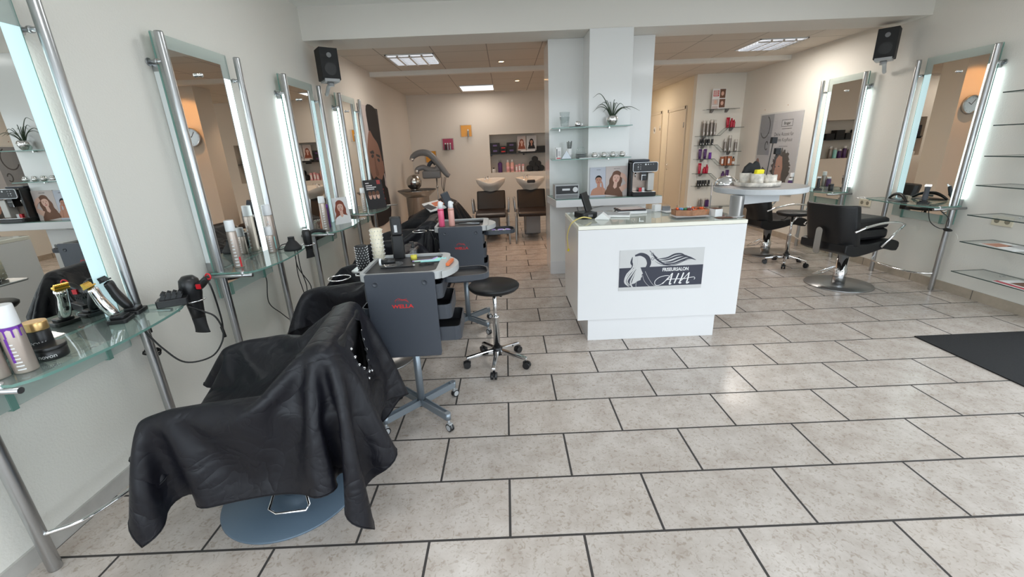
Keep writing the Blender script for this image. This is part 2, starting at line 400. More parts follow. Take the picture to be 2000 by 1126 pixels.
# rear wall with the niche
NX0, NX1, NZ0, NZ1 = -.305, 1.75, 1.005, 1.745
m = MB(); m.box(XL-.2, NX0, YB, YB+.3, 0, 2.75); m.box(NX1, 2.0, YB, YB+.3, 0, 2.75); m.box(NX0, NX1, YB, YB+.3, 0, NZ0); m.box(NX0, NX1, YB, YB+.3, NZ1, 2.75)
m.box(NX0, NX1, YB+.26, YB+.3, NZ0, NZ1)
struct(m, 'wall_back', 'wall_s')
slab('wall_back_hall', 'cream', 2.0, 3.5, 11.5, 11.7, 0, 2.75); slab('wall_hall_left', 'cream', 1.9, 2.0, YB+.3, 11.5, 0, 2.75)
DX = 3.31
slab('wall_hall_right', 'cream', DX, DX+.12, 8.02, 11.5, 0, 2.75)
slab('wall_rear_right', 'wall', DX, XR+.2, 7.9, 8.02, 0, 2.75)
# column behind the counter pillar carrying the clock
slab('column', 'wall_s', .90, 1.25, 6.95, 7.35, 0, 2.6)
# doors in the hall wall
for i, (y0, y1, zt, swing) in enumerate(((8.28, 9.08, 2.02, 0), (9.52, 10.3, 2.03, 0)), 1):
    m = MB(); w = .05
    m.box(DX-.022, DX+.0, y0-w, y0, 0, zt+w); m.box(DX-.022, DX+.0, y1, y1+w, 0, zt+w); m.box(DX-.022, DX+.0, y0-w, y1+w, zt, zt+w)
    d = struct(m, 'door_%d' % i, 'cream_door', bevel=.003)
    m = MB(); m.box(DX-.014, DX-.001, y0+.004, y1-.004, .01, zt-.004); m.build('door_leaf', 'cream_door', d, .003)
    m = MB(); hy = y1-.08
    m.cyl((DX-.016, hy, 1.03), (DX-.004, hy, 1.03), .024); m.cyl((DX-.05, hy, 1.03), (DX-.01, hy, 1.03), .008); m.tube([(DX-.05, hy, 1.03), (DX-.052, hy-.05, 1.03), (DX-.05, hy-.12, 1.03)], .008)
    m.cyl((DX-.016, hy, .94), (DX-.004, hy, .94), .022); m.build('door_handle', 'chrome', d)
    m = MB()
    for z in (.25, 1.75): m.cyl((DX-.026, y0-.005, z-.045), (DX-.026, y0-.005, z+.045), .008)
    m.build('hinge', 'alu', d)
    if i == 2:
        m = MB(); m.cyl((DX-.02, y0+.36, 1.72), (DX-.014, y0+.36, 1.72), .07, n=28); s = m.build('door_sign', 'cap', d)
        m = MB(); m.prism(ell(y0+.375, 1.73, .022, .03), DX-.022, DX-.0202, axis='x'); m.prism(ell(y0+.345, 1.71, .02, .024), DX-.022, DX-.0202, axis='x'); m.build('pictogram', 'mgrey', s)
# ceilings
slab('ceiling', 'ceilf', XL-.2, XR+.2, YF-.2, 4.75, 2.795, 2.95)
slab('trim_1', 'beam', XL, XR, 4.62, 5.04, 2.515, 2.80)
slab('ceiling_middle', 'ceil', XL-.2, XR+.2, 5.04, 6.75, 2.575, 2.75)
slab('trim_2', 'beam', XL, XR, 6.74, 6.83, 2.515, 2.58)
m = MB(); m.box(XL-.2, XR+.2, 6.83, 11.6, 2.53, 2.75); struct(m, 'ceiling_rear', 'ceil')
# skirtings
slab('baseboard_left', 'base_l', XL, XL+.012, YF, YB, 0, .075)
slab('baseboard_right', 'base_r', XR-.012, XR, 2.75, 7.9, 0, .085)
slab('baseboard_back', 'wall_s', XL, 2.0, YB-.012, YB, 0, .07)
# floor mat by the entrance
mt_ = MB(); mt_.box(3.0, 4.14, .5, 2.865, .0005, .008); solo(mt_, 'entrance_mat', 'mat', 'large charcoal entrance mat lying on the tiles at the right edge', 'mat')
# ------------------------------------------------------------ world + lights
w = bpy.data.worlds.new('sky'); SC.world = w; w.use_nodes = True
bg = w.node_tree.nodes['Background']; bg.inputs['Color'].default_value = (.86, .925, 1.0, 1); bg.inputs['Strength'].default_value = 4.6
def area(name, loc, rot, sx, sy, power, col, portal=False):
    l = bpy.data.lights.new(name, 'AREA'); l.shape = 'RECTANGLE'; l.size = sx; l.size_y = sy; l.energy = power; l.color = col
    o = bpy.data.objects.new(name, l); COL.objects.link(o); o.location = loc; o.rotation_euler = rot
    if portal: l.cycles.is_portal = True
    return o
area('window_portal', (1.13, YF-.25, 1.3), (PI/2, 0, 0), 5.9, 2.5, 1, (1, 1, 1), True)
area('door_portal', (XR+.22, 1.47, 1.2), (0, PI/2, 0), 2.3, 2.5, 1, (1, 1, 1), True)
def lamp(name, loc, power, col, r=.05, spot=None):
    l = bpy.data.lights.new(name, 'SPOT' if spot else 'POINT'); l.energy = power; l.color = col; l.shadow_soft_size = r
    if spot: l.spot_size = spot; l.spot_blend = .6
    o = bpy.data.objects.new(name, l); COL.objects.link(o); o.location = loc; return o
# recessed ceiling spots (real fittings in the rear ceiling)
def downlight(x, y, z, label, power, col=(1, .62, .34), size=2.2):
    t = thing('ceiling_spotlight', label, 'ceiling light', (x, y, z), 0, 'recessed spotlights in the rear ceiling')
    m = MB(); m.lathe([(.052, -.001), (.052, -.006), (.038, -.006), (.036, -.001)], n=24); m.build('trim_ring', 'alu', t)
    m = MB(); m.cyl((0, 0, -.0035), (0, 0, -.001), .035, n=20); m.build('lamp_glass', 'lampw', t)
    lamp('spot_lamp', (x, y, z-.03), power, col, .03, size)
downlight(.25, 7.75, 2.53, 'warm recessed spotlight over the wash basins near the rear wall', 22, (1, .64, .40))
downlight(1.08, 6.62, 2.575, 'warm recessed spotlight in front of the column with the clock', 30, (1, .45, .15), 2.2)
downlight(.0, 6.35, 2.575, 'warm recessed spotlight over the walkway left of the pillar', 24, (1, .50, .22), 1.7)
# louvred fluorescent fittings
def louvre(x0, x1, y0, y1, z, label):
    t = thing('ceiling_light', label, 'ceiling light', ((x0+x1)/2, (y0+y1)/2, z), 0, 'louvred ceiling lights')
    a, b = (x1-x0)/2, (y1-y0)/2
    m = MB(); m.box(-a, a, -b, -b+.014, -.012, 0); m.box(-a, a, b-.014, b, -.012, 0); m.box(-a, -a+.014, -b, b, -.012, 0); m.box(a-.014, a, -b, b, -.012, 0); m.build('frame', 'cap', t)
    m = MB(); m.box(-a+.01, a-.01, -b+.01, b-.01, -.002, -.0005); m.build('reflector', 'lampc', t)
    m = MB()
    for k in range(1, 9): y = -b + 2*b*k/9; m.box(-a+.014, a-.014, y-.004, y+.004, -.030, -.004)
    for k in (1, 2, 3): x = -a + 2*a*k/4; m.box(x-.012, x+.012, -b+.014, b-.014, -.034, -.004)
    m.build('louvre', 'chrome', t); return t
louvre(-1.38, -.80, 5.67, 6.25, 2.575, 'louvred square ceiling light on the left, over the left mirrors')
louvre(3.08, 3.66, 5.65, 6.25, 2.575, 'louvred square ceiling light on the right, near the right wall')
t = thing('ceiling_light', 'flat opal ceiling light panel near the rear wall', 'ceiling light', (-.45, 8.38, 2.53))
m = MB(); m.box(-.30, .30, -.31, .31, -.012, 0); m.build('frame', 'alu', t)
m = MB(); m.box(-.285, .285, -.295, .295, -.016, -.0125); m.build('diffuser', 'lampc', t)

def panel_light(name, x, y, z, sx, sy, power, col):
    l = area(name, (x, y, z), (0, 0, 0), sx, sy, power, col); return l
panel_light('louvre_lamp_left', -1.09, 5.96, 2.535, .5, .5, 9, (1, .93, .85))
panel_light('louvre_lamp_right', 3.37, 5.95, 2.535, .5, .5, 23, (1, .93, .85))
t = thing('ceiling_light', 'added square fill panel, unseen, over the hall behind the product shelves', 'ceiling light', (2.35, 9.3, 2.53))  # unseen panel and lamp added to brighten the hall doors
m = MB(); m.box(-.30, .30, -.30, .30, -.012, 0); m.build('frame', 'cap', t)
m = MB(); m.box(-.285, .285, -.285, .285, -.016, -.0125); m.build('diffuser', 'lampc', t)
panel_light('hall_fill_lamp', 2.35, 9.3, 2.51, .5, .5, 16, (1, .86, .70))
panel_light('rear_panel_lamp', -.45, 8.38, 2.51, .5, .5, 8, (1, .90, .80))
# fill panels added to the front ceiling out of view, to brighten walls and floor
for i, (x, y) in enumerate(((-.6, 1.1), (-.6, 3.2), (2.7, 1.1), (2.7, 3.2))):
    t = thing('ceiling_light', ['added square fill panel over the nearest mirror side', 'added square fill panel before the beam, left', 'added square fill panel over the entrance mat', 'added square fill panel before the beam, right'][i], 'ceiling light', (x, y, 2.795), 0, 'added front fill panels')
    m = MB(); m.box(-.31, .31, -.31, .31, -.012, 0); m.build('frame', 'cap', t)
    m = MB(); m.box(-.29, .29, -.29, .29, -.016, -.0125); m.build('diffuser', 'lampc', t)
    panel_light('front_fill_lamp', x, y, 2.77, .56, .56, 7.5 if x < 0 else 5.5, (.98, 1, 1))
# ------------------------------------------------------------ mirror stations
# local frame: x = out of the wall, y = along the wall (away from the camera), z = up. s mirrors x for the right wall
def station(s, x0, ya, yb, label, near, far, idx):
    t = thing('mirror_station', label, 'mirror', (x0, ya, 0), 0, 'mirror stations along the walls')
    L = yb - ya
    def MS():
        m = MB(); m.T = Matrix.Diagonal((s, 1, 1, 1)); return m
    px = .095                                     # post axis off the wall
    for y in (0, L):
        m = MS(); m.lathe([(.0205, 0), (.0215, .004), (.0215, 2.108), (.0195, 2.116)], (px, y, 0), 22); m.build('post', 'alu', t)
        m = MS(); m.cyl((0, y, 1.975), (px, y, 1.975), .0095); m.cyl((0, y, 1.975), (.006, y, 1.975), .02)
        m.cyl((.04, y, 1.975), (.052, y, 1.975), .014); m.build('wall_bracket', 'alu', t)
    gx0, gx1 = .036, .044
    g0, g1 = .012, L - .035                       # sheet edges
    m = MS(); m.box(gx0, gx1, g0, g1, .625, 2.125, 0, 1) if False else m.box(gx0, gx1, g0, g1, .625, 2.125, 0)
    m.build('glass_panel', ['frost'], t)
    for a_, b_ in ((g1-.002, g1+.0005), (g0-.0005, g0+.002)): m = MS(); m.box(gx0-.0006, gx1+.0006, a_, b_, .63, 2.12); m.build('polished_edge', 'glassedge', t)
    m = MS(); m.box(gx1+.0003, gx1+.004, g0+.078, g1-.078, .70, 2.055); m.build('mirror_glass', 'mirror', t)
    for y0, y1, mat in ((g0+.004, g0+.076, near), (g1-.076, g1-.004, far)):
        if mat: m = MS(); m.box(gx1+.0004, gx1+.0012, y0, y1, .80, 1.975); m.build('light_strip', mat, t)
    for y, on in ((g0+.018, near), (g1-.018, far)):
        m = MS(); m.box(.004, .032, y-.013, y+.013, .86, 1.93)
        tb = m.build('light_tube', 'tube' if on else 'tubeoff', t)
        for z0, z1 in ((.80, .86), (1.93, 1.975)): m = MS(); m.box(.002, .034, y-.014, y+.014, z0, z1); m.build('lamp_holder', 'alu', tb)
    m = MS()
    m.cyl((gx1+.004, L*.46, 1.955), (gx1+.018, L*.46, 1.955), .010); m.sphere((gx1+.022, L*.46, 1.955), .0125, 14); m.build('mirror_fixing', 'chrome', t)
    for y in (g0+.12, g1-.12):
        m = MS(); m.box(0, .05, y-.011, y+.011, .617, .70); m.build('glass_clip', 'glassedge', t)
    # shelf
    z = .806
    front = smooth([(.285, -.03, 0), (.33, .05, 0), (.362, .30, 0), (.33, L-.06, 0), (.285, L+.05, 0)], 6)
    poly = [(.05, -.03)] + [(p.x, p.y) for p in front] + [(.13, L+.05), (.05, L-.03)]
    m = MS(); m.prism(poly, z-.010, z, 0, 1); sh = m.build('shelf', ['glass', 'glassedge'], t)
    m = MS(); m.cyl((0, -.025, z-.024), (.30, -.025, z-.024), .011); m.cyl((.24, -.025, z-.03), (.24, -.025, z+.004), .011); m.build('shelf_rod', 'alu', t)
    m = MS(); m.cyl((0, L+.02, z-.024), (.24, L+.02, z-.024), .009); m.build('shelf_rod', 'alu', t)
    # dryer ring at the far tip
    m = MS(); cy = L + .115
    m.tube([(.285 + .048*math.cos(a), cy + .048*math.sin(a), z-.008) for a in [2*PI*k/28 for k in range(28)]], .0035, 8, closed=True)
    m.tube([(.285, L+.00, z-.014), (.285, L+.07, z-.009)], .004); m.cyl((.285, L, z-.028), (.285, L, z-.012), .008); m.build('dryer_ring', 'chrome', t)
    # bowed foot rail
    m = MS(); m.tube(smooth([(px+.015, .0, .165), (px+.10, .10, .15), (px+.145, L*.5, .145), (px+.10, L-.10, .15), (px+.015, L, .165)], 8), .0085, 10); m.build('foot_rail', 'chrome', t)
    return t
XLW = XL
station(1, XLW, 1.245, 1.930, 'tall lit mirror with steel posts at the left picture edge, nearest the camera', 'lit', 'lit', 0)
station(1, XLW, 2.565, 3.245, 'tall lit mirror with steel posts, second from the front on the left wall', None, 'litw', 1)
station(1, XLW, 3.885, 4.574, 'tall lit mirror with steel posts below the left loudspeaker', 'litw', 'lit', 2)
station(1, XLW, 5.113, 5.785, 'tall lit mirror with steel posts beside the bearded man poster', 'litw', 'lit', 3)
station(-1, XR, 5.180, 5.850, 'tall lit mirror with steel posts behind the round table, right wall', 'litw', 'lit', 4)
station(-1, XR, 3.845, 4.545, 'tall lit mirror with steel posts reflecting the clock, right wall', 'litw', 'lit', 5)
# ------------------------------------------------------------ pillar
t = thing('pillar', None, None); del_ = t; tag(t, kind='structure')
m = MB(); m.box(.49, .862, 4.95, 5.45, 0, 2.514); m.build('side_panel', 'whitegloss', t, .002)
m = MB(); m.box(.857, 1.279, 4.60, 5.45, 0, 2.514); m.build('centre_column', 'whitegloss', t, .002)
m = MB(); m.box(1.275, 1.60, 4.945, 5.45, 0, 2.514); m.build('side_panel', 'whitegloss', t, .002)
m = MB(); m.box(.488, .864, 4.946, 4.95, .0, .155); m.build('plinth', 'white', t, .001)
m = MB(); m.box(1.278, 1.602, 4.941, 4.945, 0, .155); m.build('plinth', 'white', t, .001)
# counter shelf
m = MB(); m.prism([(.505, 4.45), (1.606, 4.45), (1.606, 4.945), (1.279, 4.945), (1.279, 4.597), (.857, 4.597), (.857, 4.948), (.46, 4.948)], .857, .932, 0)
o = solo(m, 'wall_counter', 'white', 'thick white floating counter round the pillar, carrying the coffee machine', 'counter', bevel=.003)
m = MB(); m.prism([(.51, 4.456), (1.60, 4.456), (1.60, 4.94), (1.284, 4.94), (1.284, 4.592), (.852, 4.592), (.852, 4.943), (.467, 4.943)], .9322, .938, 0, 1)
m.build('glass_top', ['glass', 'glassedge'], o)
for z, lab in ((1.636, 'upper clear glass shelf wrapped round the pillar, under the potted plant'), (1.336, 'lower clear glass shelf wrapped round the pillar, carrying four silver cups')):
    m = MB(); m.prism([(.47, 4.46), (1.262, 4.44), (1.262, 4.598), (.855, 4.598), (.855, 4.948), (.50, 4.948)], z-.008, z, 0, 1)
    o = solo(m, 'glass_shelf', ['glass', 'glassedge'], lab, 'shelf', group='glass shelves on the pillar')
    for x_, y_ in ((.60, 4.948), (1.06, 4.60)): m = MB(); m.cyl((x_, y_, z-.014), (x_, y_-.045, z-.014), .006); m.build('shelf_support', 'chrome', o)
# ------------------------------------------------------------ reception desk
t = thing('reception_desk', 'white reception desk with a hairdressing salon sign on its front', 'desk', (1.115, 3.03, 0))
m = MB(); m.box(-.613, .607, 0, .022, .178, .878); m.build('front_panel', 'white', t, .002)
m = MB(); m.box(-.613, -.593, .022, .70, .178, .878); m.build('side_panel', 'whitegloss', t, .002)
m = MB(); m.box(.587, .607, .022, .70, .178, .878); m.build('side_panel', 'whitegloss', t, .002)
m = MB(); m.box(-.613, .609, -.001, .705, .880, .906); m.build('top_panel', ['whiteedge'], t, .002)
m = MB(); m.box(-.603, .599, .006, .70, .9062, .910); m.build('glass_top', 'glassc', t)
m = MB(); m.box(-.53, .455, .016, .60, 0, .1775); m.build('plinth', 'white', t, .002)
for a_ in (.18, .55): m = MB(); m.box(-.593, .587, .05, .68, a_, a_+.02); m.build('inner_shelf', 'white', t)
# sign
W_, H_ = .622, .312; sx0, sz0 = -.306, .406
m = MB(); m.box(sx0, sx0+W_, -.0035, 0, sz0, sz0+H_); sg = m.build('sign_plate', 'silverp', t)
def S(u, v): return (sx0 + (u/100)*W_, sz0 + (1 - v/100)*H_)
def SP(mb, pts, k, mi=0):
    mb.prism([S(*p) for p in pts], -.0036-k*.0003, -.0035, mi, axis='y'); return mb
m = MB(); SP(m, [(0, 43), (100, 41.5), (100, 91), (0, 91)], 1); m.build('dark_band', 'navy', sg)
RC = [0]
def ribbon(mb, pts, wf, k, mi=0, n=8):
    RC[0] = (RC[0] + 1) % 14; e_ = RC[0]*.00002
    P = smooth([(x, y, 0) for x, y in pts], n); N = len(P); a = []; b = []
    for i, p in enumerate(P):
        d = (P[min(i+1, N-1)] - P[max(i-1, 0)]); x_, y_ = S(p.x, p.y); d = Vector((d.x*W_, -d.y*H_, 0)).normalized()
        w_ = wf(i/(N-1)); a.append((x_ - d.y*w_, y_ + d.x*w_)); b.append((x_ + d.y*w_, y_ - d.x*w_))
    for i in range(N-1): mb.prism([a[i], a[i+1], b[i+1], b[i]], -.0036-k*.0003-e_, -.0035, mi, axis='y')
tp = lambda w0: (lambda t_: w0*math.sin(PI*min(1, max(.04, t_)))**.6 + .0003)
cst = lambda w0: (lambda t_: w0)
m = MB()   # dark strokes: letter R bow, flowing hair, scissors
ribbon(m, [(18, 14), (25, 11), (32, 18), (35, 32), (33, 44), (28, 55)], lambda t_: .006+.010*math.sin(PI*t_), 2)
for q in ([(45, 24), (56, 22), (65, 14.5), (73, 14), (79, 21)], [(48, 28), (58, 26), (68, 19.5), (76, 18), (82, 21)], [(52, 32), (61, 32), (71, 25), (80, 21), (91, 30)], [(55, 36), (65, 36), (75, 29), (83, 25), (91, 30)]):
    ribbon(m, q, tp(.0062), 2)
ribbon(m, [(42, 29), (48, 36), (58, 40), (68, 38), (78, 30), (85, 28)], tp(.0022), 2)
ribbon(m, [(38, 9), (42, 20), (47, 29), (54, 37), (63, 40)], tp(.0062), 2)
for cx, cy in ((38.5, 11.5), (39, 23)):
    x_, y_ = S(cx, cy); P = ell(x_, y_, .0105, .0105, 20); Q = ell(x_, y_, .0075, .0075, 20)
    for i in range(20): j = (i+1) % 20; m.prism([P[i], P[j], Q[j], Q[i]], -.0042, -.0035, axis='y')
ribbon(m, [(35, 3), (37.5, 8)], cst(.0020), 2); ribbon(m, [(40, 13), (44, 21)], cst(.0028), 2); ribbon(m, [(41, 22.5), (45, 20)], cst(.0022), 2)
ribbon(m, [(15, 17), (14, 30), (16, 38), (13, 48)], tp(.008), 2)
m.build('dark_ornament', 'navy', sg, fix=False)
m = MB()   # light strokes: face profile and hair
SP(m, [(22, 16), (25, 30), (25, 42), (27, 52), (28.5, 58), (27, 61), (27.6, 66), (26.4, 69), (26, 74), (22, 77), (19, 82), (15, 84), (17, 70), (20, 50), (21, 30)], 3)
for q in ([(20, 15), (22, 35), (16, 55), (10, 75), (14, 88)], [(18, 22), (19, 40), (12, 58), (8, 76), (13, 90)], [(16, 26), (16, 42), (9, 60), (7, 78), (12, 90)], [(21, 45), (17, 62), (14, 80), (18, 94), (24, 95)]):
    ribbon(m, q, tp(.0048), 3)
ribbon(m, [(28, 62), (31, 78), (38, 92), (46, 94), (50, 92)], cst(.0012), 3); ribbon(m, [(31, 53), (36, 72), (42, 88), (48, 92)], cst(.0012), 3)
ribbon(m, [(21, 78), (21, 90), (24, 96)], cst(.0012), 3); ribbon(m, [(11, 96), (18, 94), (27, 96)], tp(.0016), 3)
m.build('light_ornament', 'silverp', sg, fix=False)
text('lettering', 'FRISEURSALON', .036, 'txw', sg, (.112, -.0050, sz0+.153), (PI/2, 0, 0), bold=.0009, sx=.80)
# hand-drawn script name
m = MB()
def stroke(pts, w0, mb=m): ribbon(mb, pts, cst(w0), 3)
ribbon(m, [(60, 66), (55, 66), (48, 70), (43.5, 79), (44.5, 88), (50, 88), (56, 79), (62, 69)], cst(.0020), 3)
ribbon(m, [(53, 86), (58, 74), (64, 60)], cst(.0022), 3); ribbon(m, [(64, 60), (62.5, 75), (61.2, 87), (63.5, 86)], cst(.0048), 3)
ribbon(m, [(57, 76), (64, 75), (72, 75), (80, 75)], cst(.0024), 3)
ribbon(m, [(71.5, 61), (69.5, 72), (67, 86)], cst(.0048), 3); ribbon(m, [(77.5, 60), (75.5, 72), (73.2, 85), (75.5, 85)], cst(.0048), 3)
ribbon(m, [(72, 85), (78, 74), (84, 60)], cst(.0022), 3); ribbon(m, [(84, 60), (83, 75), (82, 86), (85, 84)], cst(.0048), 3)
ribbon(m, [(79, 75), (85, 73), (90, 72), (91.5, 75), (90.5, 78)], cst(.0020), 3)
m.build('lettering', 'txw', sg, fix=False)
# round table on the desk corner
t = thing('round_table', 'round grey high table top on a fat steel column over the desk corner', 'table', (1.99, 3.40, 0))
m = MB(); m.lathe([(.325, 1.062), (.330, 1.066), (.330, 1.098), (.325, 1.102)], n=64, mi=1, smooth=False); m.cyl((0, 0, 1.1015), (0, 0, 1.1035), .3245, n=64, mi=0); m.build('table_top', ['tabtop', 'tabedge'], t)
m = MB(); m.lathe([(.062, .9105), (.062, .9165), (.048, .9175), (.048, 1.061)], (-.285, -.225, 0), 32); m.build('column', 'alu', t)
m = MB(); m.box(0, .36, -.02, .02, .992, 1.0615)
b = m.build('support_arm', 'ltgrey', t); b.location = (-.25, -.20, 0); b.rotation_euler = (0, 0, .30)
# ------------------------------------------------------------ speakers
def speaker(loc, rz, label, s):
    t = thing('loudspeaker', label, 'loudspeaker', loc, rz, 'wall loudspeakers')
    m = MB(); m.box(-.085, .085, -.095, .085, -.14, .14); m.build('cabinet', 'blackmat', t, .004)
    m = MB(); m.cyl((0, -.0965, -.045), (0, -.094, -.045), .055, n=28); m.lathe([(.054, 0), (.040, .006), (.015, .010), (.0001, .004)], n=24); m.build('woofer', 'black', t)
    m = MB(); m.cyl((0, -.099, .075), (0, -.094, .075), .022, n=24); m.build('tweeter', 'mgrey', t)
    m = MB(); m.box(-.07, .07, -.085, .075, -.156, -.1405); m.box(-.07, .07, -.10, -.088, -.156, -.13); m.tube(smooth([(0, .0, -.165), (0, .09, -.185), (0, .16, -.23), (0, .20, -.24)], 6), .018, 10); m.cyl((0, -.02, -.158), (0, -.02, -.19), .03)
    m.build('bracket', 'ltgrey', t); return t
sp = speaker((-1.70, 4.66, 2.305), .62, 'black loudspeaker on a grey bracket, upper left wall', 1)
sp = speaker((3.965, 4.86, 2.32), -.80, 'black loudspeaker on a grey bracket, upper right wall', -1)
# ------------------------------------------------------------ sockets
def socket(x, y, z, s, label, n=2):
    t = thing('wall_socket', label, 'socket', (x, y, z), 0 if s > 0 else PI, 'cream wall sockets on the right wall')
    m = MB(); m.box(0, .009, -.04*n, .04*n, -.04, .04); m.build('cover_plate', 'ivory', t, .003)
    for k in range(n):
        y_ = -.04*n + .04 + .08*k
        m = MB(); m.lathe([(.021, .0095), (.019, .0095), (.019, .003), (.0001, .003)], n=24)
        q = m.build('socket_insert', 'sockd', t); q.rotation_euler = (0, PI/2, 0); q.location = (0, y_, 0)
socket(XR, 4.93, .70, -1, 'double cream socket above the black cushion chair')
socket(XR, 3.50, .715, -1, 'double cream socket under the glass display shelves')
socket(XR, 6.20, .74, -1, 'double cream socket below the curly hair poster')
m = MB(); m.cyl((XR, 3.86, .50), (XR-.004, 3.86, .50), .045, n=28); solo(m, 'blank_cover', 'wall', 'round white blank cover on the right wall below the shelf', 'wall cover')
# ------------------------------------------------------------ salon chair (local: front = +x)
def seat_mb():
    prof = smooth([(-.30, .475, 0), (-.24, .485, 0), (-.05, .470, 0), (.12, .485, 0), (.24, .49, 0), (.33, .462, 0), (.345, .415, 0)], 5)
    bot = smooth([(.325, .375, 0), (.27, .38, 0), (.16, .405, 0), (0, .375, 0), (-.18, .355, 0), (-.30, .40, 0)], 5)
    poly = [(p.x, p.y) for p in prof] + [(p.x, p.y) for p in bot]
    m = MB(); m.prism(poly, -.245, .245, 0, axis='y'); return m
def back_mb():
    # curved shell: plan arc with forward wings, leaning back
    m = MB(); n = 14; rows = ((.455, .0), (.47, .012), (.66, .014), (.82, .012), (.842, 0)); v = []; 
    for z, e in rows:
        lean = -.26 - (z-.45)*.22
        for side in (1, -1):
            for k in range(n+1):
                u = -1 + 2*k/n; y = .255*u; x = lean + .11*max(0, abs(u)-.62)**1.4*6*.55
                t_ = .026 + e*.5
                v.append((x + side*t_, y*(1 if side < 0 else .985), z))
    w = 2*(n+1); f = []
    for r in range(len(rows)-1):
        for s_ in (0, 1):
            o = s_*(n+1)
            for k in range(n): f.append((r*w+o+k, r*w+o+k+1, (r+1)*w+o+k+1, (r+1)*w+o+k))
        for k in (0, n): f.append((r*w+k, (r+1)*w+k, (r+1)*w+n+1+k, r*w+n+1+k))
    for r in (0, len(rows)-1):
        for k in range(n): f.append((r*w+k, r*w+k+1, r*w+n+1+k+1, r*w+n+1+k))
    m.add(v, f, 0, True); return m
def make_chair(label, loc, rz, disc='discg', group='salon styling chairs', dz=0):
    t = thing('salon_chair', label, 'chair', loc, rz, group)
    m = MB(); m.lathe([(.292, 0), (.296, .004), (.292, .010), (.10, .013), (.045, .016)], n=56); m.build('base_disc', disc, t)
    m = MB(); m.lathe([(.058, .0155), (.058, .16), (.05, .165), (.05, .37+dz)], n=28); m.build('hydraulic_column', 'chrome', t)
    m = MB(); m.tube([(0, .05, .185), (.03, .19, .075), (-.0, .205, .062), (-.12, .205, .062), (-.13, .19, .075), (-.05, .04, .185)], .006, 8); m.build('foot_pump', 'chrome', t)
    m = seat_mb(); m.build('seat', 'leather', t, .022, 3).location.z = dz
    m = back_mb(); m.build('backrest', 'leather', t, .016, 3).location.z = dz
    m = MB(); pl = rrect(-.035, .035, .36, .62, .034); m.prism(pl, -.012, 0, 0, axis='x'); b = m.build('back_bracket', 'steel', t); b.location = (-.352, 0, dz)
    m = MB(); m.box(-.14, .14, -.10, .10, .355, .385); m.build('seat_plate', 'alum', t).location.z = dz
    for sy in (1, -1):
        m = MB(); y = .285*sy
        m.tube(smooth([(-.26, y*.93, .60), (-.14, y, .645), (.05, y, .668), (.20, y, .66), (.29, y, .635)], 6), .011, 10)
        m.tube([(.29, y, .635), (.18, y*.96, .52), (.10, y*.90, .43)], .011, 10); m.build('armrest', 'chrome', t).location.z = dz
    return t
c = make_chair('black leather styling chair with a booster cushion on its seat, right wall', (3.37, 4.13, 0), .22)
# booster cushion on the chair
m = MB(); m.box(-.21, .21, -.20, .20, 0, .10)
b = solo(m, 'booster_cushion', 'leather', 'square black booster cushion lying on the seat of the right styling chair', 'cushion', (3.40, 4.14, .494), .20, bevel=.03)
m = MB(); m.box(-.205, .205, -.195, .195, .0, .105); q = m.build('upper_cushion', 'leather', b, .03); q.location = (.005, .0, .10)
make_chair('black leather styling chair partly behind the desk, by the far right mirror', (3.42, 5.52, 0), .12)
c1 = make_chair('styling chair hidden under the nearest black cape, blue-grey disc base', (-1.035, 1.60, 0), PI + .12, 'discb', dz=-.045)
make_chair('styling chair under the second cape, disc base behind the trolley', (-1.03, 2.92, 0), PI - .05, 'discg', dz=-.03)
make_chair('styling chair under the third cape on the left', (-1.04, 4.20, 0), PI + .03, 'discg')
make_chair('styling chair under heaped black cloth, rearmost on the left', (-1.00, 5.42, 0), PI + .05, 'discg')
# ------------------------------------------------------------ stool on castors
def stool(label, loc, rz, h, big=1):
    t = thing('rolling_stool', label, 'stool', loc, rz, 'black rolling stools')
    m = MB(); m.lathe([(.10, h-.045), (.155, h-.040), (.17, h-.025), (.172, h-.010), (.160, h), (.0001, h+.003)], n=40); m.build('seat', 'leather', t)
    m = MB(); m.cyl((0, 0, .32), (0, 0, h-.045), .013); m.build('gas_piston', 'chrome', t)
    m = MB(); m.lathe([(.023, .13), (.023, .355), (.026, .357), (.026, .366), (.014, .37)], n=24); m.build('column', 'chrome', t)
    m = MB(); m.lathe([(.034, .075), (.036, .09), (.036, .125), (.030, .135)], n=24); m.build('hub', 'black', t)
    m = MB(); m.tube([(0, 0, h-.055), (.0, .05, h-.058), (-.01, .09, h-.10)], .004); m.cbox((-.015, .10, h-.115), (.05, .035, .008), .2, .3); m.build('height_lever', 'black', t)
    for k in range(5):
        a = 2*PI*k/5; ca, sa = math.cos(a), math.sin(a)
        m = MB(); R = Matrix.Rotation(a, 4, 'Z'); m.T = R
        v = [(.03, -.016, .088), (.03, .016, .088), (.225, .013, .064), (.225, -.013, .064), (.03, -.016, .118), (.03, .016, .118), (.225, .013, .083), (.225, -.013, .083)]
        m.add(v, [(0, 1, 2, 3), (4, 7, 6, 5), (0, 4, 5, 1), (1, 5, 6, 2), (2, 6, 7, 3), (3, 7, 4, 0)]); leg = m.build('leg', 'chrome', t, .004)
        m = MB(); m.T = R; m.cyl((.213, 0, .048), (.213, 0, .066), .007)
        for q in (-.013, .013):
            m.cyl((.222, q-.008, .025), (.222, q+.008, .025), .0249, n=20)
        m.box(.195, .245, -.006, .006, .03, .05); m.build('castor', 'black', leg)
    return t
stool('black round stool with chrome five-star base in front of the desk walkway', (-.115, 2.735, 0), -.42, .60)
stool('black round stool between the two right styling chairs', (3.325, 4.93, 0), .3, .635)
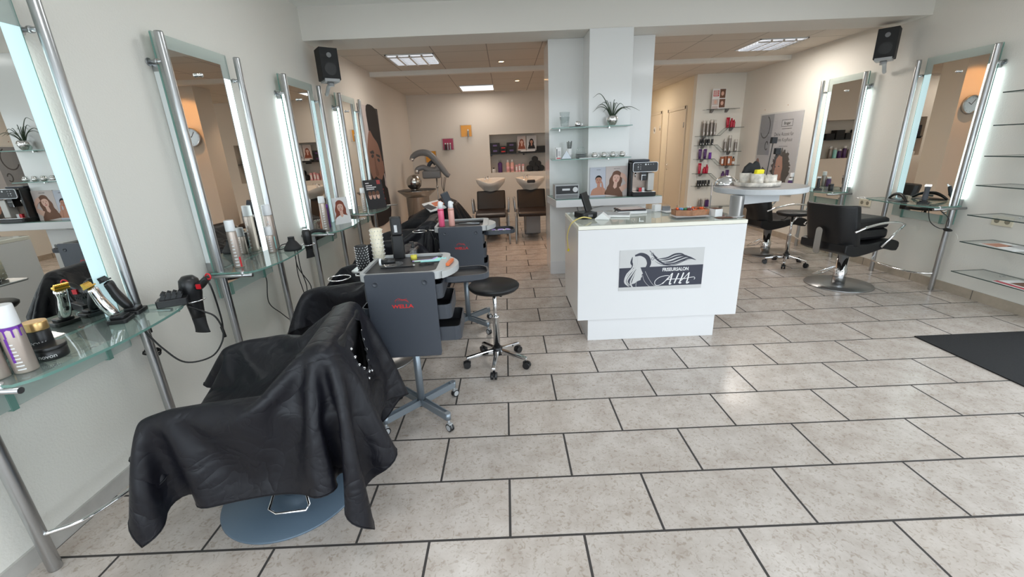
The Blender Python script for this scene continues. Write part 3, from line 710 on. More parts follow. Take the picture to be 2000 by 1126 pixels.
# ------------------------------------------------------------ trolleys
def trolley(label, loc, rz, sc=1.0, open_=(0.03, .065, .105), tray=True, ftray=True):
    t = thing('hairdressing_trolley', label, 'trolley', loc, rz, 'grey hairdressing trolleys')
    W = .17
    m = MB()
    for k in range(4):
        a = PI/4 + PI/2*k; m.T = Matrix.Rotation(a, 4, 'Z')
        pass
    m.T = Matrix.Identity(4)
    m.cyl((0, 0, .085), (0, 0, .50), .021); m.build('column', 'castg', t)
    for k in range(4):
        a = PI/4 + PI/2*k; R = Matrix.Rotation(a, 4, 'Z')
        m = MB(); m.T = R; m.box(.018, .235, -.017, .017, .072, .100); m.box(.02, .23, -.017, -.012, .100, .110); m.box(.02, .23, .012, .017, .100, .110); m.cyl((.235, 0, .070), (.235, 0, .110), .017, n=16)
        leg = m.build('leg', 'castg', t)
        m = MB(); m.T = R; m.cyl((.240, 0, .045), (.240, 0, .071), .006, mi=0)
        for q in (-.008, .008): m.cyl((.246, q-.004, .0235), (.246, q+.004, .0235), .0234, n=20, mi=1)
        m.cyl((.246, -.0135, .0235), (.246, .0135, .0235), .0165, n=16, mi=0); m.box(.232, .258, -.011, .011, .036, .050); m.build('castor', ['ltgrey', 'black'], leg)
    # front and rear panels
    for y0 in (-.165, .155):
        m = MB()
        if y0 < 0:
            P = [(-W, .895), (-W, .47), (W, .47), (W, .895)]
            m.prism([(-W+.004, .462), (W-.004, .462), (W, .475), (W, .896), (W-.008, .904), (-W+.008, .904), (-W, .896), (-W, .475)], y0, y0+.014, 0, axis='y')
            m.box(-W+.004, W-.004, y0+.002, y0+.05, .455, .468)
        else: m.box(-W, W, y0, y0+.012, .47, .88)
        pn = m.build('side_panel', 'anth', t, .003)
        if y0 < 0:
            for x in (-.12, .12):
                m = MB(); m.lathe([(.014, 0), (.014, .003), (.010, .003), (.009, .001), (.0001, .001)], n=20); q = m.build('screw_cap', 'anthdark', pn); q.rotation_euler = (PI/2, 0, 0); q.location = (x, y0, .855)
            text('lettering', 'WELLA', .026, 'red', pn, (0, y0-.0006, .735), (PI/2, 0, 0), bold=.0007, sx=1.25)
            m = MB(); dz = .760
            for q in range(4):
                P = smooth([(-.030 + .018*q*.5, dz + .004, 0), (-.018 + .010*q, dz + .016 - .003*q, 0), (.004 + .006*q, dz + .010 - .003*q, 0), (.024 + .003*q, dz + .013 - .006*q, 0)], 6)
                for i in range(len(P)-1):
                    m.prism([(P[i].x, P[i].y), (P[i+1].x, P[i+1].y), (P[i+1].x, P[i+1].y + .0018), (P[i].x, P[i].y + .0018)], y0-.0009, y0-.0002, axis='y')
            m.tube([(-.032, y0-.0005, dz-.004), (-.034, y0-.0005, dz+.008), (-.026, y0-.0005, dz+.013)], .0011, 5); m.build('logo', 'red', pn)
    m = MB(); m.box(-.03, .03, -.15, .155, .47, .88); m.build('spine', 'anthdark', t)
    # top tray with raised rim
    m = MB(); zt = .862
    out = rrect(-.205, .215, -.150, .26, .05, 6); inn = rrect(-.188, .172, -.135, .245, .04, 6); n = len(out)
    v = [(a, b, zt) for a, b in out] + [(a, b, zt+.040) for a, b in out] + [(a, b, zt+.040) for a, b in inn] + [(a, b, zt+.018) for a, b in inn]
    f = [(k, (k+1) % n, n+(k+1) % n, n+k) for k in range(n)] + [(n+k, n+(k+1) % n, 2*n+(k+1) % n, 2*n+k) for k in range(n)] + [(2*n+k, 2*n+(k+1) % n, 3*n+(k+1) % n, 3*n+k) for k in range(n)]
    m.add(v, f, 0, False); m.add(v, [tuple(range(n))], 0); tr = m.build('top_tray', ['trayrim'], t, .002)
    m = MB(); m.prism(rrect(-.187, .171, -.134, .244, .039, 6), zt+.012, zt+.026); m.build('tray_insert', 'anthint', tr)
    # rounded side lip with tool slot
    m = MB(); cr = [(.205, -.15)] + [(.205 + .07*math.sin(PI*k/12)**.8, -.15 + .34*k/12) for k in range(1, 12)] + [(.205, .19)]
    m.prism(cr, zt+.002, zt+.035, 0); m.build('tool_lip', 'trayrim', tr, .002)
    # drawers left and right
    for sx in (1, -1):
        for k, z in enumerate((.765, .655, .535)):
            ex = open_[k] if sx > 0 else open_[k]*.7
            x0, x1 = (.035, W + ex) if sx > 0 else (-W - ex, -.035)
            o = rrect(x0, x1, -.14, .145, .03, 4); i_ = rrect(x0+.006, x1-.006, -.134, .139, .026, 4); n = len(o)
            v = [(a, b, z-.008) for a, b in o] + [(a, b, z+.068) for a, b in o] + [(a, b, z+.068) for a, b in i_] + [(a, b, z) for a, b in i_]
            m = MB(); m.add(v, [(q, (q+1) % n, n+(q+1) % n, n+q) for q in range(n)] + [(n+q, n+(q+1) % n, 2*n+(q+1) % n, 2*n+q) for q in range(n)] + [tuple(range(n))], 0)
            m.add(v, [(2*n+q, 2*n+(q+1) % n, 3*n+(q+1) % n, 3*n+q) for q in range(n)] + [tuple(range(3*n, 4*n))], 1); m.build('drawer', ['anthdark', 'anthint'], t)
    if ftray:   # swivel side tray
        m = MB(); o = rrect(-.14, .14, -.10, .10, .07, 6); i_ = rrect(-.13, .13, -.09, .09, .06, 6); n = len(o); z = .835
        v = [(a, b, z-.03) for a, b in o] + [(a, b, z) for a, b in o] + [(a, b, z) for a, b in i_] + [(a, b, z-.018) for a, b in i_]
        m.add(v, [(q, (q+1) % n, n+(q+1) % n, n+q) for q in range(n)] + [(n+q, n+(q+1) % n, 2*n+(q+1) % n, 2*n+q) for q in range(n)] + [tuple(range(n))], 0)
        m.add(v, [(2*n+q, 2*n+(q+1) % n, 3*n+(q+1) % n, 3*n+q) for q in range(n)] + [tuple(range(3*n, 4*n))], 1); s_ = m.build('swivel_tray', ['anthdark', 'anthint'], t); s_.location = (.29, .08, 0); s_.rotation_euler = (0, 0, .1)
    if tray:    # wire holder on the left
        m = MB(); m.tube([(-.20, .0, .855), (-.26, .0, .86), (-.27, .03, .86)], .004)
        m.tube([(-.335 + .055*math.cos(a), -.03 + .055*math.sin(a), .86) for a in [2*PI*k/24 for k in range(24)]], .003, 6, closed=True); m.build('dryer_holder', 'chrome', t)
    t.scale = (sc, sc, sc); return t
tr1 = trolley('nearest grey trolley with red lettering, brushes and a yellow oil bottle on top', (-.545, 2.15, 0), .03)
tr2 = trolley('second grey trolley with red lettering, carrying two pink bottles', (-.375, 3.42, 0), .02, open_=(.01, .02, .03))
# ------------------------------------------------------------ hairdressing capes: position-based cloth draped over each chair
def drape(nx, ny, x0, x1, y0, y1, z0, boxes, caps, hole=None, slit=True, steps=260, rot=0, shift=(0, 0), jit=.004, seed=1, fr=.5, sq=(1, 1), lift=None, iters=1, vmax=1.2, g=6, damp=.996):
    rs = np.random.RandomState(seed)
    X, Y = np.meshgrid(np.linspace(x0, x1, nx), np.linspace(y0, y1, ny), indexing='ij')
    P = np.stack([X.ravel(), Y.ravel(), np.full(nx*ny, z0)], 1)
    c, s_ = math.cos(rot), math.sin(rot); R0 = P.copy()
    P[:, 0], P[:, 1] = c*R0[:, 0] - s_*R0[:, 1] + shift[0], s_*R0[:, 0] + c*R0[:, 1] + shift[1]
    P[:, 0] = (P[:, 0]-shift[0])*sq[0] + shift[0]; P[:, 1] = (P[:, 1]-shift[1])*sq[1] + shift[1]
    P += rs.randn(*P.shape)*jit
    if lift is not None: P[:, 2] += lift(X.ravel(), Y.ravel())
    idx = np.arange(nx*ny).reshape(nx, ny)
    if hole: dead = ((R0[:, 0]-hole[0])/hole[2])**2 + ((R0[:, 1]-hole[1])/hole[3])**2 < 1
    else: dead = np.zeros(nx*ny, bool)
    j0 = ny//2
    sets = []
    def addset(a, b, stiff):
        a = a.ravel(); b = b.ravel(); k = ~(dead[a] | dead[b])
        if hole and slit:
            ja = a % ny; jb = b % ny; ia = a//ny
            xs = R0[a, 0]; cut = (np.minimum(ja, jb) < j0) & (np.maximum(ja, jb) >= j0) & (xs < hole[0])
            k &= ~cut
        a = a[k]; b = b[k]; L = np.linalg.norm(R0[a]-R0[b], axis=1); 
        if len(a): sets.append((a, b, L, stiff))
    for p in (0, 1):
        addset(idx[p:-1:2, :], idx[p+1::2, :], 1.); addset(idx[:, p:-1:2], idx[:, p+1::2], 1.)
        addset(idx[p:-1:2, :-1], idx[p+1::2, 1:], .5); addset(idx[p:-1:2, 1:], idx[p+1::2, :-1], .5)
    for p in (0, 1, 2, 3):
        ii = [i for i in range(nx-2) if i % 4 == p]; jj = [j for j in range(ny-2) if j % 4 == p]
        addset(idx[ii, :], idx[[i+2 for i in ii], :], .10); addset(idx[:, jj], idx[:, [j+2 for j in jj]], .10)
    V = np.zeros_like(P); dt = 1/500.; th = .009
    for st in range(steps):
        V[:, 2] -= g*dt; V *= damp
        Q = P + V*dt
        for it in range(iters):
            for a, b, L, k in sets:
                d = Q[b]-Q[a]; l = np.sqrt((d*d).sum(1))+1e-9; w_ = (.5*k*(l-L)/l)[:, None]*d; 
                if k < .2: w_ = w_*(l < L)[:, None]
                Q[a] += w_; Q[b] -= w_
            con = np.zeros(len(Q), bool)
            for (cx, cy, cz, hx, hy, hz, ry, rr) in boxes:
                cr, sr = math.cos(ry), math.sin(ry); d = Q - (cx, cy, cz)
                lx = cr*d[:, 0] - sr*d[:, 2]; lz = sr*d[:, 0] + cr*d[:, 2]; ly = d[:, 1]
                q = np.stack([lx, ly, lz], 1); h = np.array([hx, hy, hz]) - rr; cl = np.clip(q, -h, h); e = q - cl
                ln = np.sqrt((e*e).sum(1)); R_ = rr + th; out = (ln < R_) & (ln > 1e-9)
                q2 = q.copy(); q2[out] = cl[out] + e[out]/ln[out, None]*R_
                ins = ln <= 1e-9
                if ins.any():
                    dd = h - np.abs(q[ins]); ax = dd.argmin(1); qi = q[ins]; r_ = np.arange(len(qi)); qi[r_, ax] = np.sign(qi[r_, ax]+1e-9)*(h[ax]+R_); q2[ins] = qi
                m_ = out | ins
                if m_.any():
                    nx_ = cr*q2[:, 0] + sr*q2[:, 2]; nz_ = -sr*q2[:, 0] + cr*q2[:, 2]
                    Q[m_] = np.stack([nx_, q2[:, 1], nz_], 1)[m_] + (cx, cy, cz); con |= m_
            stick = None
            for (a0, b0, r) in caps:
                a0 = np.array(a0); b0 = np.array(b0); ab = b0-a0; t_ = np.clip(((Q-a0)@ab)/(ab@ab), 0, 1); cp = a0 + t_[:, None]*ab; e = Q-cp
                ln = np.sqrt((e*e).sum(1))+1e-9; m_ = ln < r+th; Q[m_] = cp[m_] + e[m_]/ln[m_, None]*(r+th); stick = m_ if stick is None else (stick | m_)
            fl = Q[:, 2] < .012; Q[fl, 2] = .012; con |= fl
            Q[con] = P[con] + (Q[con]-P[con])*(1-fr)
            if stick is not None: Q[stick] = P[stick] + (Q[stick]-P[stick])*.04
        Q[dead] = P[dead]; V = (Q-P)/dt; P = Q
        sp = np.sqrt((V*V).sum(1)); big = sp > vmax; V[big] *= (vmax/sp[big])[:, None]
    # faces
    F = []
    for i in range(nx-1):
        for j in range(ny-1):
            q = (idx[i, j], idx[i+1, j], idx[i+1, j+1], idx[i, j+1])
            if dead[list(q)].any(): continue
            if hole and slit and j == j0-1 and R0[q[0], 0] < hole[0]: continue
            F.append([int(a) for a in q])
    return P, F, idx, R0
def chair_col(s=0):
    ry = -.22
    b = [(.02, 0, .435, .33, .25, .055, 0, .03), (-.335, 0, .645, .055, .262, .205, math.atan(.22), .03)]
    c = []
    for y in (.287, -.287):
        pts = [(-.26, .60), (-.14, .645), (.05, .668), (.20, .66), (.29, .635)]
        for (xa, za), (xb, zb) in zip(pts[:-1], pts[1:]): c.append(((xa, y, za), (xb, y, zb), .022))
        c.append(((.29, y, .635), (.10, y*.9, .43), .018)); c.append(((-.33, y*.9, .58), (-.26, y, .60), .022))
    c.append(((0, 0, .02), (0, 0, .4), .06)); c.append(((-.30, -.21, .80), (-.30, .21, .80), .05))
    return b, c
def cape_obj(name, P, F, mat, label, cat, loc, rz, group=None, sub=2, thick=.0012):
    m = MB(); m.v = [tuple(p) for p in P]; m.f = F; m.m = [0]*len(F); m.sm = [True]*len(F)
    me = m.mesh(name, mat, False)
    b = bmesh.new(); b.from_mesh(me); bmesh.ops.delete(b, geom=[v for v in b.verts if not v.link_faces], context='VERTS'); b.to_mesh(me); b.free()
    o = bpy.data.objects.new(name, me); COL.objects.link(o); o.location = loc; o.rotation_euler = (0, 0, rz); tag(o, label, cat, group)
    md = o.modifiers.new('s', 'SUBSURF'); md.levels = sub; md.render_levels = sub
    md = o.modifiers.new('t', 'SOLIDIFY'); md.thickness = thick; md.offset = 1
    return o
bx, cp_ = chair_col()
def snaps(parent, P, idx, R0, hole):
    """press studs and band along both edges of the neck opening"""
    cx, cy, a, b = hole
    pts = [P[k] for k in range(len(P))]
    for k_, ang in enumerate((65, 85, 105, 125, 145, 165, 195, 215, 235, 255, 275, 295)):
        t_ = math.radians(ang); ux, uy = cx + (a+.028)*math.cos(t_), cy + (b+.028)*math.sin(t_)
        d = (R0[:, 0]-ux)**2 + (R0[:, 1]-uy)**2; i = int(d.argmin()); p = Vector(P[i])
        m = MB(); m.lathe([(.0070, 0), (.0065, .003), (.0032, .0042), (.003, .002), (.0001, .002)], n=16)
        i0, j0 = i//idx.shape[1], i % idx.shape[1]
        A = Vector(P[idx[min(i0+1, idx.shape[0]-1), j0]]) - Vector(P[idx[max(i0-1, 0), j0]]); B = Vector(P[idx[i0, min(j0+1, idx.shape[1]-1)]]) - Vector(P[idx[i0, max(j0-1, 0)]])
        n_ = A.cross(B).normalized(); q = m.build('press_stud', 'chrome', parent); q.location = p + n_*.002; q.rotation_euler = n_.to_track_quat('Z', 'Y').to_euler()
def sag(x, y):
    y = y*.78; a = np.clip(1-(y/.25)**2, 0, 1); b_ = np.clip((x+.22)/.18, 0, 1); return -.34*a*b_
HOLE = (-.53, 0.0, .115, .095)
P, F, idx, R0 = drape(64, 60, -.85, .55, -.745, .745, .90, bx, cp_, HOLE, True, 1700, 0, (0, 0), seed=3, sq=(.97, .79), jit=.006, lift=sag, fr=.35)
cape1 = cape_obj('hairdressing_cape', P, F, 'nylon', 'nearest black nylon cape, neck opening with silver studs facing the room', 'cape', (-1.035, 1.60, -.045), PI+.12, 'black capes over the left chairs')
snaps(cape1, P, idx, R0, HOLE)
m = MB()      # stitched hem and neck binding
def loop(keys, r, name):
    mm = MB(); mm.tube([tuple(P[k]) for k in keys], r, 5); mm.build(name, 'nylon2', cape1)
loop([idx[0, j] for j in range(0, 30)], .0022, 'hem_binding'); loop([idx[0, j] for j in range(30, 60)], .0022, 'hem_binding'); loop([idx[i, 0] for i in range(64)], .0022, 'hem_binding'); loop([idx[i, 59] for i in range(64)], .0022, 'hem_binding'); loop([idx[63, j] for j in range(60)], .0022, 'hem_binding')
P, F, idx, R0 = drape(48, 44, -.70, .64, -.62, .62, .90, bx, cp_, None, False, 1200, .0, (0, 0), seed=5, sq=(.96, .84), jit=.006, lift=sag, fr=.35)
cape_obj('hairdressing_cape', P, F, 'nylon', 'second black cape from the front, behind the nearest trolley', 'cape', (-1.03, 2.92, -.03), PI-.05, 'black capes over the left chairs')
P2 = P.copy(); P2[:, 1] *= -1
cape_obj('hairdressing_cape', P2, F, 'nylon', 'third black cape, on the chair left of the brushes', 'cape', (-1.04, 4.20, 0), PI+.03, 'black capes over the left chairs')
bx4 = bx + [(.02, 0, .60, .20, .22, .14, .2, .09), (-.20, .05, .78, .13, .18, .12, .5, .08)]
P, F, idx, R0 = drape(52, 52, -.80, .80, -.80, .80, 1.02, bx4, cp_, None, False, 1300, .4, (-.05, 0), seed=9, sq=(.80, .78), jit=.02)
cape_obj('hairdressing_cape', P, F, 'nylon2', 'crumpled black cloth heaped on the rearmost left chair', 'cape', (-1.00, 5.42, 0), PI+.05, 'black capes over the left chairs')
# things lying on the heap
m = MB(); m.cbox((0, 0, 0), (.09, .05, .17), 0, 0, 0); o = solo(m, 'clipper_case', 'anth', 'small dark grey case standing on the heaped black cloth', 'case', (-.70, 5.02, .93), .3, bevel=.008); o.rotation_euler = (.0, -.35, .3)
m = MB(); m.cbox((0, 0, 0), (.20, .26, .012)); m.cbox((.06, .02, .007), (.12, .12, .003), mi=1); m.cbox((-.06, -.02, .0075), (.09, .16, .002), .3, mi=2)
o = solo(m, 'magazine', ['paper', 'orange', 'ink'], 'magazine with an orange corner lying on the heaped black cloth', 'magazine', (-.86, 5.05, .86), .5); o.rotation_euler = (.25, -.15, .5)
# ------------------------------------------------------------ left shelves
ZS = .8065
def can(name, label, loc, r, h, cap_h, body='beige_can', cap='cap', band=None, group=None, cat='spray can', bands=(), rz=0):
    t = thing(name, label, cat, loc, rz, group)
    hb = h - cap_h
    mats = [body, 'txw', band or 'redp', 'ink']
    m = MB(); m.lathe([(r*.96, 0), (r, .004), (r, hb-.012), (r*.93, hb-.003), (r*.90, hb)], n=26)
    b = m.build('body', body, t)
    # printed bands stay on the body: thin raised rings and a label panel
    m = MB()
    for (z0, z1, a0, a1, mi) in bands:
        n = 10; v = []
        for z in (z0*hb, z1*hb):
            for k in range(n+1): a = math.radians(a0 + (a1-a0)*k/n); v.append(((r+.0006)*math.cos(a), (r+.0006)*math.sin(a), z))
        m.add(v, [(k, k+1, n+2+k, n+1+k) for k in range(n)], mi, True)
    if bands: m.build('label_print', mats, b, fix=False)
    m = MB(); m.lathe([(r*.97, hb), (r*.99, hb+.003), (r*.95, h-.004), (r*.90, h)], n=26); m.build('cap', cap, t)
    return t
txtb = lambda a=270, n=7, lo=.1, hi=.8, mi=1, w=28: [(lo + (hi-lo)*k/n, lo + (hi-lo)*k/n + (hi-lo)*.35/n, a-w + (k*37 % 9), a+w - (k*53 % 17), mi) for k in range(n)]
# front shelf (station 1)
t = can('spray_can', 'beige hairspray can with purple print and white cap, front edge of the nearest shelf', (-1.655, 1.315, ZS), .030, .235, .072, bands=[(.78, 1.0, 0, 360, 2), (.25, .78, 275, 290, 2)] + txtb(300, 8, .08, .7, 1, 20), band='purple')
can('spray_can', 'beige hairspray can at the far left edge of the nearest shelf', (-1.70, 1.268, ZS), .030, .215, .065, bands=txtb(300, 7, .1, .8, 1, 25))
def jar(label, loc, r, h, body, lid, words, group=None, rz=0):
    t = thing('wax_jar', label, 'jar', loc, rz, group)
    m = MB(); m.lathe([(r*.92, 0), (r, .004), (r, h*.72), (r*.95, h*.74)], n=28); m.build('body', body, t)
    m = MB(); m.lathe([(r*1.02, h*.74), (r*1.03, h*.76), (r*1.03, h*.96), (r*.98, h)], n=28); m.build('lid', lid, t)
    if words:
        w_ = text('lettering', words, .020, 'txw', t, (0, 0, 0), (PI/2, 0, 0), bold=.0003)
        for v in w_.data.vertices:     # wrap the print round the jar
            a = v.co.x/(r+.0006) - PI/2; zz = v.co.z
            v.co = ((r+.0006)*math.cos(a), v.co.y + h*.36, -(r+.0006)*math.sin(a) + 0*zz)
    return t
jar('low black wax jar with white lettering on the nearest shelf', (-1.665, 1.412, ZS), .045, .050, 'black', 'black', 'novon', rz=.55)
jar('tall black powder jar with gold lid on the nearest shelf', (-1.735, 1.455, ZS), .033, .125, 'black', 'gold', 'POW', rz=.5)
def clipper(label, loc, rz, body, tilt, blade='black', sc=1):
    t = thing('hair_clipper', label, 'hair clipper', loc, rz, 'hair clippers on charging stands')
    m = MB(); P_ = smooth([(0, 0, .02), (0, -.004, .06), (0, .0, .11), (0, .006, .155)], 5)
    n = 20; v = []
    prof = [(.013, .011), (.019, .016), (.021, .018), (.017, .015), (.018, .015), (.023, .015)]
    zs = [.02, .035, .075, .105, .125, .150]; ys = [0, 0, -.004, -.002, .002, .006]
    for (a, b), z, y in zip(prof, zs, ys):
        for k in range(n): q = 2*PI*k/n; v.append((a*math.copysign(abs(math.cos(q))**.7, math.cos(q)), y + b*math.copysign(abs(math.sin(q))**.8, math.sin(q)), z))
    m.add(v, [(i*n+k, i*n+(k+1) % n, (i+1)*n+(k+1) % n, (i+1)*n+k) for i in range(5) for k in range(n)], 0, True); m.add(v, [tuple(range(n))[::-1], tuple(range(5*n, 6*n))], 0)
    b = m.build('body', body, t, sub=1); b.rotation_euler = (tilt, 0, 0); b.scale = (sc, sc, sc)
    m = MB(); m.box(-.022, .022, -.008, .012, .150, .156); m.box(-.021, .021, -.006, .004, .156, .166)
    for k in range(9): m.box(-.020+k*.0047, -.0175+k*.0047, -.006, .002, .166, .171)
    m.build('blade', blade, b)
    m = MB(); m.box(-.004, .004, -.0225, -.018, .07, .085); m.build('switch', 'black', b)
    m = MB(); m.prism(rrect(-.045, .045, -.035, .04, .012), 0, .018, 0); m.prism(rrect(-.03, .03, -.026, .028, .010), .018, .030, 0); m.build('charging_stand', 'black', t, .003)
    return t
clipper('silver clipper with gold blade leaning in its stand on the nearest shelf', (-1.715, 1.755, ZS), -1.25, 'chrome', .38, 'brass', 1.18)
clipper('black clipper in a stand beside the far post of the nearest mirror', (-1.745, 1.862, ZS), -1.3, 'black', .40, 'black', 1.15)
m = MB(); m.prism(rrect(-.062, .062, -.038, .038, .008), 0, .034)
t = solo(m, 'comb_box', 'black', 'open black box of clipper guide combs on the tip of the nearest shelf', 'box', (-1.63, 1.955, ZS), .5, bevel=.003)
for k in range(4):
    m = MB(); m.cbox((0, 0, 0), (.018, .042, .030), 0, .5); 
    for j in range(5): m.cbox((.004, -.018 + j*.009, .018), (.016, .003, .014), 0, .5)
    q = m.build('guide_comb', 'black', t); q.location = (-.034 + .022*k, 0, .042)
def dryer(label, loc, rz, tilt=0, red=True, slim=False):
    """hangs nozzle-down in its ring; local z up, motor end on top"""
    t = thing('hair_dryer', label, 'hair dryer', loc, rz, 'hair dryers hanging from the shelves')
    m = MB()
    m.lathe([(.0001, .098), (.022, .096), (.037, .080), (.042, .050), (.040, .018), (.034, -.01), (.029, -.06), (.026, -.095)], n=28) if not slim else m.lathe([(.0001, .075), (.026, .073), (.031, .060), (.033, .02), (.031, -.03), (.027, -.08)], n=28)
    m.build('body', 'black', t)
    m = MB(); z = -.095 if not slim else -.08
    n = 24; v = []
    for a, b, zz in ((.0265, .0265, z+.004), (.026, .024, z-.022), (.036, .012, z-.062), (.039, .010, z-.070)):
        for k in range(n): q = 2*PI*k/n; v.append((a*math.cos(q), b*math.sin(q), zz))
    m.add(v, [(i*n+k, i*n+(k+1) % n, (i+1)*n+(k+1) % n, (i+1)*n+k) for i in range(3) for k in range(n)], 0, True); m.add(v, [tuple(range(3*n, 4*n))], 0); m.build('nozzle', 'blackmat', t)
    m = MB()
    if not slim:
        m.tube(smooth([(.02, .0, .045), (.055, 0, .055), (.085, 0, .078), (.10, 0, .085)], 5), lambda q: .019-.006*q, 14); h = m.build('handle', 'black', t)
        m = MB(); m.cbox((.062, -.020, .055), (.018, .008, .020)); m.build('switch', 'redp', h)
        m = MB(); m.tube([(.104 + .012*math.cos(a), 0, .094 + .012*math.sin(a)) for a in [2*PI*k/20 for k in range(20)]], .0035, 6, closed=True); m.build('hanging_loop', 'redp', h)
    else:
        m.tube(smooth([(-.02, 0, .045), (-.09, 0, .052), (-.17, .0, .030)], 5), .014, 12); h = m.build('handle', 'blackmat', t)
        m = MB(); m.cyl((0, 0, .0755), (0, 0, .079), .024, n=24); m.build('filter_cap', 'capg', t)
    t.rotation_euler = (tilt, 0, rz); return t
ringc = lambda yb: (XL + .285, yb + .115, ZS-.008)
d = dryer('black hair dryer with red switches hanging from the nearest shelf', (ringc(1.93)[0], 2.045, ZS+.005), -.15); d.scale = (1.12, 1.12, 1.15)
m = MB(); m.tube(smooth([(-1.50, 2.03, .905), (-1.485, 2.03, .86), (-1.50, 2.06, .74), (-1.51, 2.07, .64), (-1.52, 2.05, .56), (-1.56, 2.0, .50), (-1.64, 1.93, .51), (-1.70, 1.90, .60), (-1.74, 1.88, .70), (-1.80, 1.90, .77), (-1.85, 1.90, .74)], 8), .0042, 8)
q = solo(m, 'power_cord', 'cable', 'black cord looping down from the nearest hair dryer', 'cord', group='cords under the mirror shelves')
m = MB(); m.tube(smooth([(-1.60, 2.00, .78), (-1.56, 2.03, .74), (-1.52, 2.05, .70), (-1.505, 2.06, .62), (-1.51, 2.06, .58)], 6), .0042, 8); m.tube([(-1.51, 2.06, .64), (-1.508, 2.066, .58)], .007, 8); m.build('cord_loop', 'cable', q)
def bundle(label, loc, sc=1):
    m = MB(); rs = random.Random(3)
    for k in range(7):
        a = .25 + .1*rs.random(); P_ = []
        for j in range(24):
            q = 2*PI*j/24; x = .045*math.cos(q); z = .016*math.sin(q)*(1 + .3*rs.random()*0 + .12*k)
            P_.append((.006*math.sin(3*q + k) + .003*k - .01, x*math.cos(a) - z*math.sin(a), x*math.sin(-a)*1 + z*math.cos(a)))
        m.tube(P_, .0026, 6, closed=True)
    m.tube(smooth([(0, .0, .0), (.0, .01, .03), (.0, 0, .08), (0, -.012, .12)], 6), .0026, 6)
    m.box(-.018, .016, -.02, .02, .10, .165)
    return solo(m, 'cable_bundle', 'cable', label, 'cable', loc, group=None)
bundle('tied bundle of thin black charger cables below the nearest shelf', (-1.845, 1.995, .545))
# second shelf (station 2)
can('spray_can', 'beige hairspray can by the near post on the second shelf from the front', (-1.735, 2.665, ZS), .028, .30, .068, bands=txtb(290, 9, .06, .85, 1, 22) + [(.02, .30, 320, 340, 2)])
can('spray_can', 'tall beige spray can at the far end of the second shelf from the front', (-1.765, 3.165, ZS), .031, .335, .075, bands=txtb(290, 8, .1, .9, 1, 20) + [(.05, .4, 310, 330, 2)], band='mint')
can('spray_can', 'short beige spray can in front of the tall one on the second shelf', (-1.735, 3.075, ZS), .026, .19, .062, bands=txtb(290, 6, .1, .9, 1, 20))
m = MB(); m.lathe([(.056, 0), (.062, .004), (.062, .018), (.055, .026), (.034, .060), (.024, .070), (.022, .096), (.024, .098)], n=32)
solo(m, 'diffuser_nozzle', 'blackmat', 'black dryer diffuser attachment standing on the second shelf from the front', 'dryer attachment', (-1.61, 3.13, ZS))
d = dryer('slim black hair dryer with pale end cap hanging from the second shelf', (ringc(3.245)[0], 3.36, ZS+.035), -2.1, 0, False, True)
m = MB(); m.tube(smooth([(-1.69, 3.22, .84), (-1.72, 3.18, .835), (-1.70, 3.10, .82), (-1.66, 3.15, .822), (-1.68, 3.26, .82), (-1.70, 3.32, .74), (-1.73, 3.36, .55), (-1.72, 3.38, .35), (-1.76, 3.42, .20), (-1.80, 3.40, .09), (-1.83, 3.36, .12), (-1.84, 3.20, .28), (-1.85, 3.08, .42), (-1.84, 3.10, .60), (-1.85, 3.06, .70)], 7), .0036, 7)
q = solo(m, 'power_cord', 'cable', 'tangled black cords hanging below the second shelf from the front', 'cord', group='cords under the mirror shelves')
for dx, dy in ((.02, .02), (-.015, .05)):
    m = MB(); m.tube(smooth([(-1.68+dx, 3.27+dy, .80), (-1.70+dx, 3.30+dy, .62), (-1.66-dx, 3.36, .45), (-1.70, 3.33+dy, .30), (-1.68, 3.35, .22)], 7), .0036, 7); m.build('cord_loop', 'cable', q)
# third shelf (station 3)
can('spray_can', 'tall beige hairspray can by the near post on the third shelf', (-1.70, 3.975, ZS), .030, .31, .06, bands=txtb(290, 9, .06, .85, 1, 22))
can('spray_can', 'purple product bottle behind the near post on the third shelf', (-1.74, 4.13, ZS), .026, .22, .03, 'dpurple', 'purple', cat='bottle', bands=txtb(290, 5, .1, .8, 1, 20))
m = MB(); m.cbox((0, 0, .135), (.035, .012, .27), .3, .10); solo(m, 'wooden_comb', 'copper', 'light brown wooden comb standing between the bottles on the third shelf', 'comb', (-1.755, 4.06, ZS), bevel=.003)
def sm(P, k=4):
    P = [Vector((a, b, 0)) for a, b in P]; n = len(P); out = []
    for i in range(n):
        a, b, c, d = P[i-1], P[i], P[(i+1) % n], P[(i+2) % n]
        for j in range(k):
            t = j/k; q = .5*((2*b) + (c-a)*t + (2*a-5*b+4*c-d)*t*t + (3*b-a-3*c+d)*t**3); out.append((q.x, q.y))
    return out
